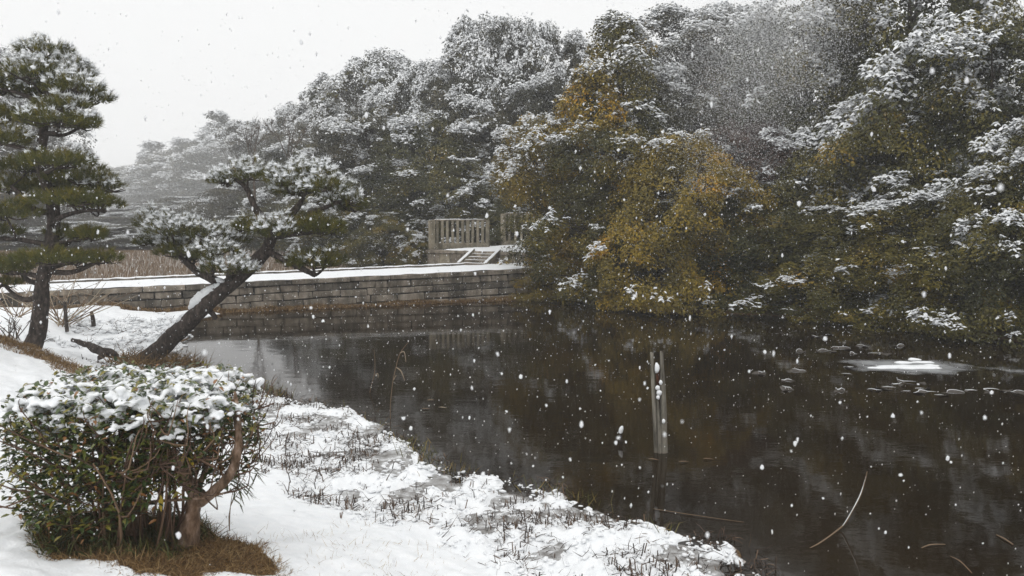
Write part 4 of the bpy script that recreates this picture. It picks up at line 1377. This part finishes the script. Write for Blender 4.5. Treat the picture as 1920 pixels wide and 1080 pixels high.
# grass tips through the snow slope
n = 14000
X, Y = rng.uniform(-5.5, 2.2, n), rng.uniform(3.2, 13, n)
z, d_, near = terrain(X, Y)
cl = vn(X * 1.6, Y * 1.6, 0, 91) + 0.5 * vn(X * 5, Y * 5, 0, 92)
keep = (d_ > 1.0) & (d_ < 3.4) & (near > .5) & (cl > 0.28) & (bare_mask(X, Y) < .2)
grass_object('grass_tips', 'pale grass tips showing through the snow slope', X[keep], Y[keep], 0.03, 0.12, 0.0016, 0.003, M['dry_grass'], (0.1, 0), 4, 0.7, tmin=.4)
# wet shelf: cut reed stubble, tangled dead stems, snow lumps
n = 60000
X, Y = rng.uniform(-7.2, 2.6, n), rng.uniform(5.2, 14.5, n)
z, d_, near = terrain(X, Y)
m1 = (near > .5) & (d_ > -0.25) & (d_ < 1.75)
X, Y, z, d_ = X[m1], Y[m1], z[m1], d_[m1]
m = len(X)
tuft = vn(X * 2.2, Y * 2.2, 0, 123) + 0.6 * vn(X * 6, Y * 6, 0, 124)
sel = rng.random(m) < 0.27 * np.clip(tuft + 0.1, 0.02, 1)
bz = np.maximum(z[sel], 0.0) - 0.02
k = sel.sum()
V, T = [], []
mb = MB()
xs, ys = X[sel], Y[sel]
for i in range(k):
    h = rng.uniform(0.035, 0.12)
    tip = np.array([xs[i] + rng.normal(0, .015), ys[i] + rng.normal(0, .015), bz[i] + h])
    addtube(mb, [(xs[i], ys[i], bz[i]), (xs[i] * .5 + tip[0] * .5, ys[i] * .5 + tip[1] * .5, bz[i] + h * .5), tip], [.0055, .005, .0045], 5, 0, 0, 1, rng.random())
o = link('reed_stubble', mb.mesh('reed_stubble', M['stubble'], True))
tag(o, 'dark cut reed stubble standing in the slush', 'stubble', kind='stuff')
sel = rng.random(m) < 0.95 * np.clip(tuft + 0.4, 0.06, 1)
grass_object('dead_stems', 'tangle of dead dark stems in the snowy shore', X[sel], Y[sel], 0.05, 0.16, 0.004, 0.009, M['stubble'], (0.2, 0.1), 6, 1.6, np.maximum(z[sel], 0.01) + 0.01, 0.9)
lump = fbm(X * 3.0, Y * 3.0, 0, 33, 3)
sel = (lump > -0.6) & (rng.random(m) < 0.30) & (d_ > -0.02)
k = sel.sum()
C = np.stack([X[sel], Y[sel], np.maximum(z[sel], 0.02) + rng.uniform(-0.005, 0.02, k)], -1)
r = rng.uniform(0.005, 0.015, k) * rng.choice([1, 1, 1.8], k)
V, T = blobs(C, np.stack([r * rng.uniform(1, 2.6, k), r, r * rng.uniform(.5, .8, k)], -1), 1, rng, 0.1)
o = link('shore_snow', mesh_np('shore_snow', V, T, M['snow'], True))
tag(o, 'lumps of snow on the stubble along the shore', 'snow', kind='stuff')
# water-edge grass, olive and straw
t = rng.random(2600)
idx = t * (len(NEAR) - 7) + 3
i0 = idx.astype(int)
pt = NEAR[i0] + (NEAR[i0 + 1] - NEAR[i0]) * (idx - i0)[:, None]
nrm = np.stack([-(NEAR[i0 + 1] - NEAR[i0])[:, 1], (NEAR[i0 + 1] - NEAR[i0])[:, 0]], -1)
nrm /= np.linalg.norm(nrm, axis=1)[:, None]
cl = vn(pt[:, 0] * 1.3, pt[:, 1] * 1.3, 0, 95) + 0.3
w_ = sstep(7.2, 9.5, pt[:, 1])
keep = rng.random(2600) < np.clip(cl * 1.2, 0.04, 1) * (0.08 + 0.92 * w_)
pt = pt[keep] - nrm[keep] * rng.normal(0.05, 0.12, keep.sum())[:, None]
grass_object('shore_grass', 'olive and straw-coloured grass clumps at the water edge', pt[:, 0], pt[:, 1], 0.08, 0.26, 0.005, 0.010, M['green_grass'], (0.15, 0.05), 7, 0.55, np.full(len(pt), 0.0), 0.7, tmin=.35)
# tangled stems round the leaning pine's foot and the rough shore behind
n = 2600
X, Y = PINE_B[0] + rng.normal(0.15, 0.55, n), PINE_B[1] + rng.normal(-0.1, 0.55, n)
z, d_, near = terrain(X, Y)
kp = (d_ > -0.3) & (d_ < 1.2)
grass_object('tangled_stems', 'tangled brown stems at the foot of the leaning pine', X[kp], Y[kp], 0.12, 0.42, 0.008, 0.014, M['dry_grass'], (0.4, -0.1), 8, 0.9, np.maximum(z[kp], 0), 0.7, tmax=.8)
n = 3600
X, Y = rng.uniform(-12, -6.4, n), rng.uniform(14.5, 22.5, n)
z, d_, near = terrain(X, Y)
kp = (d_ > -0.1) & (d_ < 2.6) & (near > .4) & (vn(X * 1.5, Y * 1.5, 0, 97) > -0.1)
grass_object('rough_stems', 'flattened twiggy stems poking from the snowy shore by the wall', X[kp], Y[kp], 0.08, 0.32, 0.006, 0.014, M['stubble'], (0.3, 0), 9, 1.5, z[kp], 0.8)
k = kp.sum()
r = rng.uniform(0.02, 0.05, k)
V, T = blobs(np.stack([X[kp], Y[kp], z[kp] + 0.05], -1), np.stack([r * rng.uniform(1.2, 3, k), r, r * .5], -1), 1, rng, 0.12)
tag(link('rough_snow', mesh_np('rough_snow', V, T, M['snow'], True)), 'snow resting on flattened stems by the wall', 'snow', kind='stuff')
# dry grass below the wall
n = 9000
s = rng.uniform(4.5, WL, n)
of = rng.uniform(0.04, 0.34, n)
X, Y = WA[0] + WU[0] * s + WN[0] * of, WA[1] + WU[1] * s + WN[1] * of
z, d_, near = terrain(X, Y)
kp = (d_ > -0.12) & (vn(s * .8, of * 2, 0, 99) > -0.45)
grass_object('wall_grass', 'orange-brown dry grass along the foot of the stone wall', X[kp], Y[kp], 0.07, 0.17, 0.012, 0.024, M['brown_grass'], (0, 0), 10, 0.6, np.maximum(z[kp], 0), 0.7)
# reed bed beyond the causeway
n = 22000
s = rng.uniform(-22, WL - 6.0, n)
of = -3.0 - 24 * rng.random(n) ** 1.7
X, Y = WA[0] + WU[0] * s + WN[0] * of, WA[1] + WU[1] * s + WN[1] * of
z = terrain(X, Y, False)[0]
grass_object('reed_bed', 'bed of pale brown dry reeds behind the causeway', X, Y, 0.2, 0.5, 0.02, 0.045, M['pale_reed'], (0.05, 0), 11, 0.22, z, 0.35, cat='reeds')

# ------------------------------------------------------------------ things on the bank and in the water
def stick(name, label, pts, rad, mat, group=None, cat='stick', snow=None, seg=6, rough=0.1, extra=None):
    p0 = np.asarray(pts[0], float)
    mb = MB()
    addtube(mb, np.asarray(pts) - p0, np.asarray(rad) * (0.7 if mat is M['reed'] else 1), seg, rough, 4, 5, 0.35)
    for ep, er in (extra or []):
        addtube(mb, np.asarray(ep) - p0, er, seg, rough, 9, 4, 0.8)
    o = link(name, mb.mesh(name, mat, True), None, tuple(p0))
    tag(o, label, cat, group)
    if snow:
        for sp, sr in snow:
            mb = MB()
            addtube(mb, np.asarray(sp) - p0, sr, 6, 0.2, 6, 3)
            link('snow', mb.mesh('snow', M['snow'], True), o)
    return o


# broken post in the pond: two upright shells of a rotten trunk
def build_post():
    b0 = G(1240, 848, -0.0)
    Y0 = b0[1]
    root = thing('broken_post', 'grey weathered split post standing in the pond with snow in its cleft', 'post', tuple(b0))
    q = lambda x, y, dy=0: P(x, y, Y0 + dy) - b0
    r = 1 / F * Y0

    def shell(pl, wl, th0, th1, seed, name):
        rng = np.random.default_rng(seed)
        n = 22
        t = np.linspace(0, 1, n)
        C = np.stack([np.interp(t, np.linspace(0, 1, len(pl)), [p[k] for p in pl]) for k in range(3)], -1)
        Wd = np.interp(t, np.linspace(0, 1, len(wl)), wl) * r
        th = np.linspace(th0, th1, 9)
        ring = []
        for j, ph in enumerate(th):
            nz = 1 + 0.12 * vn(np.full(n, ph * 4.0), t * 3, 0, seed)
            ring.append(C + np.stack([np.cos(ph) * Wd * nz, np.sin(ph) * Wd * nz, 0 * t], -1))
        inner = []
        for j, ph in enumerate(th[::-1]):
            inner.append(C + np.stack([np.cos(ph) * Wd * 0.45, np.sin(ph) * Wd * 0.45, 0 * t], -1))
        L = np.array(ring + inner)             # (18, n, 3)
        L[:, -1, 2] += rng.normal(0, 0.015, len(L))
        L[:, 0, 2] += rng.normal(0, 0.01, len(L))
        m = len(L)
        V = L.transpose(1, 0, 2).reshape(-1, 3)
        i, j = np.meshgrid(np.arange(n - 1), np.arange(m), indexing='ij')
        Q = np.stack([i * m + j, i * m + (j + 1) % m, (i + 1) * m + (j + 1) % m, (i + 1) * m + j], -1).reshape(-1, 4)
        topc = np.stack([(n - 1) * m + np.arange(8), (n - 1) * m + np.arange(1, 9), (n - 1) * m + 16 - np.arange(8), (n - 1) * m + 17 - np.arange(8)], -1)
        return link(name, mesh_np(name, V, np.concatenate([Q, topc]), M['old_wood'], True), root)

    shell([q(1231, 872), q(1227, 760), q(1222, 662)], [4.5, 4.2, 3.8], 1.2, 5.9, 1, 'shell')
    shell([q(1245, 872), q(1243, 760), q(1240, 660)], [8.5, 7.5, 3.6], -2.6, 2.2, 2, 'shell')
    shell([q(1237, 860, -.03), q(1236, 800, -.03), q(1233, 748, -.03)], [4, 3.4, 2.2], -3.0, 0.2, 3, 'splinter')
    mb = MB()
    addtube(mb, [q(1238, 870, .05), q(1236, 780, .05), q(1234, 705, .05), q(1235, 690, .05)], np.array([6, 4.5, 4, 2]) * r, 8, 0.25, 4, 4)
    link('rotten_core', mb.mesh('rotten_core', M['rot_wood'], True), root)
    rng = np.random.default_rng(5)
    for (x, y, w, h) in [(1232, 690, 5.5, 11), (1239, 717, 4, 5), (1233, 727, 5, 5), (1236, 736, 5.5, 5.5), (1234, 745, 4.5, 4), (1244, 790, 3.5, 5)]:
        c = q(x, y, -0.05)
        V, T = blobs(np.array([c]), np.array([[w * r, w * r * .8, h * r]]), 2, rng, 0.08)
        link('snow', mesh_np('snow', V, T, M['snow'], True), root)


build_post()
s0 = G(1165, 828)
stick('pond_stake', 'short dark stake with a snow cap beside the split post', [s0 - [0, 0, .1], P(1164, 815, s0[1]), P(1165, 806, s0[1])], [.022, .02, .016], M['bark'], cat='stake',
      snow=[([P(1163, 812, s0[1]), P(1165, 804, s0[1]), P(1167, 799, s0[1])], [.022, .026, .010])])
# arched branch rising from the water
w0 = G(1573, 995)
Yb = w0[1]
stick('arched_branch', 'thin bare branch arching up out of the water, dusted with snow', [G(1480, 1043) - [0, 0, .02], G(1532, 1021) + [0, 0, .0], w0 + [0, 0, .015], P(1587, 978, Yb), P(1597, 960, Yb), P(1615, 925, Yb), P(1626, 884, Yb)], [.007, .009, .010, .010, .009, .008, .005], M['reed'], cat='branch',
      snow=[([P(1580, 986, Yb), P(1598, 957, Yb), P(1616, 920, Yb), P(1625, 888, Yb)], [.002, .0045, .0045, .003])])
g = G
stick('floating_twig', 'long thin straight twig lying on the pond near the shore', [g(1225, 955) + [0, 0, .006], g(1300, 968) + [0, 0, .012], g(1395, 980) + [0, 0, .004]], [.004, .005, .003], M['reed'], cat='twig')
stick('bent_twig', 'short bent pale twig rising beside the arched branch', [g(1780, 1040) - [0, 0, .01], P(1800, 1052, g(1815, 1076)[1] + .1), g(1822, 1079) + [0, 0, .02]], [.005, .007, .005], M['reed'], cat='twig')
stick('floating_twig', 'stubby pale twig drifting on open water beyond the arched branch', [g(1728, 1028) + [0, 0, .004], g(1745, 1024) + [0, 0, .012], g(1772, 1022) + [0, 0, .006]], [.005, .009, .006], M['reed'], cat='twig')
stick('floating_twig', 'pale drifting stick with a snowy end on open water', [g(1868, 1004) + [0, 0, .006], g(1882, 1012) + [0, 0, .012], g(1899, 1022) + [0, 0, .006]], [.006, .01, .008], M['reed'], cat='twig')
# two tall dry reeds
b = G(692, 736)
Yr = b[1]
stick('dry_reed', 'single dry reed stem curving up from the pond', [b - [0, 0, .05], P(695, 728, Yr), P(702, 700, Yr), P(703, 675, Yr), P(701, 656, Yr)], [.008, .008, .007, .006, .004], M['reed'], cat='reed', extra=[([P(703, 704, Yr), P(708, 700, Yr), P(709, 708, Yr)], [.006, .008, .004])])
b = G(732, 785)
Yr = b[1]
stick('dry_reed', 'tall dry reed with two broken drooping leaves beside the shore grass', [b - [0, 0, .05], P(732, 760, Yr), P(736, 720, Yr), P(741, 695, Yr), P(750, 663, Yr), P(767, 640, Yr)], [.007, .007, .007, .007, .006, .003], M['reed'], cat='reed',
      extra=[([P(743, 689, Yr), P(752, 696, Yr), P(759, 714, Yr)], [.006, .008, .003]), ([P(750, 662, Yr), P(758, 660, Yr), P(761, 679, Yr)], [.005, .007, .003]), ([P(738, 712, Yr), P(743, 703, Yr)], [.005, .004])])
# fallen log and stakes on the near bank
yl = G(190, 655, 0.33)[1]
stick('fallen_log', 'dark forked driftwood log lying in the snow by the leaning pine', [P(134, 637, yl), P(160, 645, yl), P(185, 656, yl - .1), P(218, 668, yl - .2)], [.035, .05, .085, .045], M['bark'], cat='log', seg=9, rough=0.3,
      extra=[([P(178, 652, yl), P(192, 664, yl - .25), P(185, 672, yl - .4)], [.06, .06, .03]), ([P(192, 656, yl), P(212, 660, yl - .1), P(220, 670, yl - .2)], [.05, .05, .03])],
      snow=[([P(186, 650, yl), P(204, 656, yl), P(214, 662, yl)], [.02, .05, .02])])
ys = G(124, 618, 0.35)[1]
stick('wooden_stake', 'thin dark wooden stake in the bare bush by the wall', [P(126, 622, ys), P(123, 592, ys), P(121, 566, ys)], [.04, .038, .032], M['bark'], cat='stake')
ys = G(174, 608, 0.35)[1]
stick('wooden_stake', 'short crooked stake by the snow mound at the wall', [P(176, 612, ys), P(174, 596, ys), P(171, 584, ys)], [.05, .045, .03], M['bark'], cat='stake')


def bare_bush(name, label, px, py, zg, spread, h, n, seed, mat):
    rng = np.random.default_rng(seed)
    b0 = G(px, py, zg)
    b0[2] = tz(b0[0], b0[1])
    root = thing(name, label, 'bush', tuple(b0))
    for k in range(n):
        ln = h * rng.uniform(0.6, 1.1)
        dx = rng.normal(0.15, 0.75) * spread
        dy = rng.normal(0, 0.5) * spread
        a = np.array([rng.normal(0, .08), rng.normal(0, .08), -0.03])
        e = np.array([dx, dy, ln])
        mb = MB()
        addtube(mb, [a, (a + e) / 2 + [dx * .12, 0, .1 * ln], e], [.011, .009, .004], 5, 0, 0, 4, rng.random())
        for _ in range(3):
            m_ = a + (e - a) * rng.uniform(.4, .85) + np.array([0, 0, .06 * ln])
            addtube(mb, [m_, m_ + np.array([rng.normal(0, .18), rng.normal(0, .12), rng.uniform(.05, .25)]) * h], [.006, .003], 4, 0, 0, 2, rng.random())
        link('stem', mb.mesh('stem', mat, True), root)
    return root


bare_bush('bare_bush', 'bare bush of pale fanning stems in front of the stone wall', 118, 612, 0.35, 1.0, 1.0, 26, 41, M['reed'])
bare_bush('bare_bush', 'sparse low bare bush between the upright pine and the path', 30, 590, 0.4, 0.9, 0.8, 14, 42, M['reed'])
bare_bush('small_bush', 'small dark snowy bush with shrivelled leaves beside the upright pine', 22, 630, 0.6, 0.35, 0.45, 12, 43, M['stubble'])

# ice patch with snow, floating dead leaves
def ice_material():
    m, n, l, b = new_mat('ice')
    a = n.new('ShaderNodeAttribute')
    a.attribute_name = 'tint'
    t = noise_node(n, l, 2.2, 5, 'World')
    ad = n.new('ShaderNodeMath')
    ad.operation = 'MULTIPLY_ADD'
    l.new(t.outputs['Fac'], ad.inputs[0])
    ad.inputs[1].default_value = 1.1
    l.new(a.outputs['Fac'], ad.inputs[2])
    r = ramp_node(n, l, ad.outputs[0], [(0.55, (0, 0, 0)), (1.0, (0.75, 0.75, 0.75))])
    l.new(r.outputs['Color'], b.inputs['Alpha'])
    b.inputs['Base Color'].default_value = (0.42, 0.43, 0.44, 1)
    b.inputs['Roughness'].default_value = 0.4
    return m


M['ice'] = ice_material()


def build_ice():
    c = G(1705, 690)
    rng = np.random.default_rng(61)
    th = np.linspace(0, 2 * math.pi, 64, endpoint=False)
    rr = 1 + 0.28 * fbm(np.cos(th) * 1.6, np.sin(th) * 1.6, 0, 62, 3)
    rings = [0.0001, .35, .6, .8, .93, 1.0]
    V = []
    for q in rings:
        V.append(np.stack([rr * q * 1.25 * np.cos(th), rr * q * 0.75 * np.sin(th), np.full(64, 0.012) - 0.012 * (q == 1.0)], -1))
    V = np.array(V)
    i, j = np.meshgrid(np.arange(len(rings) - 1), np.arange(64), indexing='ij')
    Q = np.stack([i * 64 + j, i * 64 + (j + 1) % 64, (i + 1) * 64 + (j + 1) % 64, (i + 1) * 64 + j], -1).reshape(-1, 4)
    o = link('ice_patch', mesh_np('ice_patch', V.reshape(-1, 3), Q, M['ice'], True, {'tint': np.repeat([.5, .45, .3, .15, 0.03, -.3], 64)}), None, tuple(c))
    tag(o, 'grey ice patch with lumps of white snow on the dark pond', 'ice')
    for (x, y, a, b, h) in [(1712, 676, .18, .07, .035), (1725, 681, .26, .09, .035), (1742, 687, .28, .09, .035), (1700, 690, .55, .16, .03), (1752, 691, .2, .10, .04), (1690, 682, .16, .06, .03), (1665, 691, .3, .08, .02)]:
        p = G(x, y) - c
        V2, T2 = ico(3)
        V2 = V2 * np.array([a, b, h])
        V2 = V2 * (1 + 0.4 * fbm(V2[:, 0] * 5 + x, V2[:, 1] * 5, V2[:, 2] * 5, 63, 4))[:, None]
        V2[:, 2] = np.clip(V2[:, 2], -0.01, None) + 0.012
        link('snow', mesh_np('snow', V2 + p, T2, M['snow'], True), o)
    c2 = G(1900, 697)
    V3 = V.copy()
    V3[..., 0] *= 0.8
    V3[..., 1] *= 0.6
    o2 = link('ice_patch', mesh_np('ice_patch', V3.reshape(-1, 3), Q, M['ice'], True, {'tint': np.repeat([.1, .08, .03, -.05, -.12, -.35], 64)}), None, tuple(c2))
    tag(o2, 'thin bare grey ice patch under the low snow-tipped boughs', 'ice')


build_ice()


def floating_leaves():
    rng = np.random.default_rng(71)
    spots = [(1425, 702), (1478, 732), (1495, 698), (1575, 735), (1548, 660), (1580, 655), (1620, 650), (1650, 664), (1690, 650), (1600, 664), (1660, 728), (1680, 722), (1700, 735),
             (1730, 730), (1640, 732), (1765, 742), (1790, 738), (1740, 738), (1830, 735), (1870, 732), (1905, 738), (1500, 660), (1530, 632), (1555, 628), (1600, 690), (1585, 702), (1710, 718), (1480, 715)]
    for k, (x, y) in enumerate(spots):
        c = G(x, y)
        R0 = rng.uniform(0.07, 0.17)
        n = 18
        th = np.linspace(0, 2 * math.pi, n, endpoint=False)
        cup = rng.uniform(0.02, 0.06)
        ti = rng.uniform(-0.022, 0.022, 2)
        V = []
        for q in (0.02, 0.5, 0.85, 1.0):
            r = R0 * q * (1 + 0.45 * vn(np.cos(th) * 1.5 + k, np.sin(th) * 1.5, 0, 3))
            z = -0.006 + cup * max(0, q - .5) * (0.4 + 1.6 * vn(np.cos(th) * 2 + k, np.sin(th) * 2, 0, 5)) + (ti[0] * np.cos(th) + ti[1] * np.sin(th)) * q
            V.append(np.stack([r * 1.25 * np.cos(th), r * np.sin(th), z], -1))
        V = np.array(V)
        i, j = np.meshgrid(np.arange(3), np.arange(n), indexing='ij')
        Q = np.stack([i * n + j, i * n + (j + 1) % n, (i + 1) * n + (j + 1) % n, (i + 1) * n + j], -1).reshape(-1, 4)
        o = link('floating_leaf', mesh_np('floating_leaf', V.reshape(-1, 3), Q, M['dead_leaf'], True), None, tuple(c))
        tag(o, 'curled dead water plant leaf with a snow rim on the dark pond', 'leaf', 'dead leaves floating near the ice patch')
        mb = MB()
        a0 = rng.uniform(0.2, 1.2)
        arc = np.linspace(a0, a0 + rng.uniform(1.2, 2.4), 9)
        rim = np.stack([np.interp(arc, th, V[3, :, 0]), np.interp(arc, th, V[3, :, 1]), np.maximum(np.interp(arc, th, V[3, :, 2]) + .002, 0.0)], -1)
        addtube(mb, rim, np.sin(np.linspace(.2, 2.95, 9)) * rng.uniform(.004, .009), 5, 0, 0, 1)
        link('snow', mb.mesh('snow', M['tree_snow'], True), o)


floating_leaves()
# small leaves drifting
for (x, y, lab) in [(800, 752, 'small straw leaf adrift off the shore grass'), (822, 765, 'long straw leaf adrift off the shore grass'), (790, 768, 'narrow pale leaf adrift off the shore grass'), (1318, 862, 'tiny ochre leaf adrift beyond the split post'),
                    (1215, 862, 'pale curled leaf adrift at the foot of the split post'), (1272, 868, 'broad pale leaf adrift next to the split post')]:
    me = leaf_mesh('drifting_leaf', 0.13, 0.035, 0.05, M['reed'], random.random())
    o = link('drifting_leaf', me, None, tuple(G(x, y) + [0, 0, 0.012]))
    o.rotation_euler = (0, 0, random.uniform(-.4, .4))
    tag(o, lab, 'leaf')

# ------------------------------------------------------------------ falling snow
def falling_snow():
    rng = np.random.default_rng(500)
    n = 68000
    C = np.stack([rng.uniform(-17, 17, n), rng.uniform(0.8, 27, n), rng.uniform(0.02, 6.2, n)], -1)
    C = C[np.abs(C[:, 0]) < C[:, 1] * 0.72 + 1.2]
    gz = terrain(C[:, 0], C[:, 1], False)[0]
    C = C[C[:, 2] > gz + 0.05]
    dist = np.linalg.norm(C - np.array([0, 0, CAM_Z]), axis=1)
    C = C[dist > 1.1]
    m = len(C)
    dist = np.linalg.norm(C - np.array([0, 0, CAM_Z]), axis=1)
    r = np.minimum(0.0036 * np.exp(rng.normal(0, 0.5, m)), 0.0022 * dist)
    S = np.stack([r * rng.uniform(.6, 1.2, m), r * rng.uniform(.6, 1.2, m), r * rng.uniform(.8, 1.9, m)], -1)
    nearby = dist < 5
    V, T = blobs(C[nearby], S[nearby], 1, rng, 0.22)
    far = np.flatnonzero(~nearby)
    O = np.array([(1, 0, .2), (0, 1, -.2), (-1, 0, .1), (0, -1, -.1), (.15, 0, 1), (0, .15, -1)], float)
    V2 = (C[far][:, None, :] + O[None] * S[far][:, None, :]).reshape(-1, 3)
    T2 = np.array([(0, 1, 4), (1, 2, 4), (2, 3, 4), (3, 0, 4), (1, 0, 5), (2, 1, 5), (3, 2, 5), (0, 3, 5)])
    T2 = (T2[None] + (np.arange(len(far)) * 6)[:, None, None]).reshape(-1, 3) + len(V)
    V, T = np.concatenate([V, V2]), np.concatenate([T, T2])
    o = link('falling_snow', mesh_np('falling_snow', V, T, M['snowflake'], True))
    tag(o, 'snowflakes falling through the air over the pond', 'snowflakes', kind='stuff')


falling_snow()


def misty_veil():  # tiny white triangles added in the air as a misty veil before the crowns
    rng = np.random.default_rng(510)
    Yp = 19.0
    C = []
    for (x, y, sx, sy, n) in [(1450, 60, 75, 85, 42000), (1400, 170, 80, 60, 22000), (1340, 90, 70, 70, 13000), (1490, 10, 70, 60, 24000), (1360, 290, 70, 50, 6000)]:
        c = P(x, y, Yp)
        C.append(c + rng.standard_normal((n, 3)) * np.array([sx / F * Yp, 0.9, sy / F * Yp]))
    C = np.concatenate(C)
    C = C[C[:, 2] < 18]
    m = len(C)
    r = rng.uniform(0.004, 0.009, m)
    V = C[:, None, :] + rng.standard_normal((m, 3, 3)) * r[:, None, None]
    T = np.arange(m * 3).reshape(m, 3)
    o = link('added_veil', mesh_np('added_veil', V.reshape(-1, 3), T, M['snowflake']))
    tag(o, 'added pale veil of fine white specks before the tree tops', 'snow', kind='stuff')


misty_veil()

# ------------------------------------------------------------------ snowy air
bm = bmesh.new()
bmesh.ops.create_cube(bm, size=1)
for v in bm.verts:
    v.co = Vector((v.co.x * 620, v.co.y * 620, 9.0 + v.co.z * 24))
me = bpy.data.meshes.new('haze')
bm.to_mesh(me)
bm.free()
hm = bpy.data.materials.new('haze')
hm.use_nodes = True
hn, hl = hm.node_tree.nodes, hm.node_tree.links
hn.remove(hn['Principled BSDF'])
pv_ = hn.new('ShaderNodeVolumePrincipled')
pv_.inputs['Color'].default_value = (0.99, 0.992, 0.995, 1)
pv_.inputs['Density'].default_value = 0.0018
pv_.inputs['Anisotropy'].default_value = 0.0
hl.new(pv_.outputs['Volume'], hn['Material Output'].inputs['Volume'])
me.materials.append(hm)
haze = link('haze', me)
tag(haze, 'pale snowy air over the whole scene', 'haze', kind='stuff')
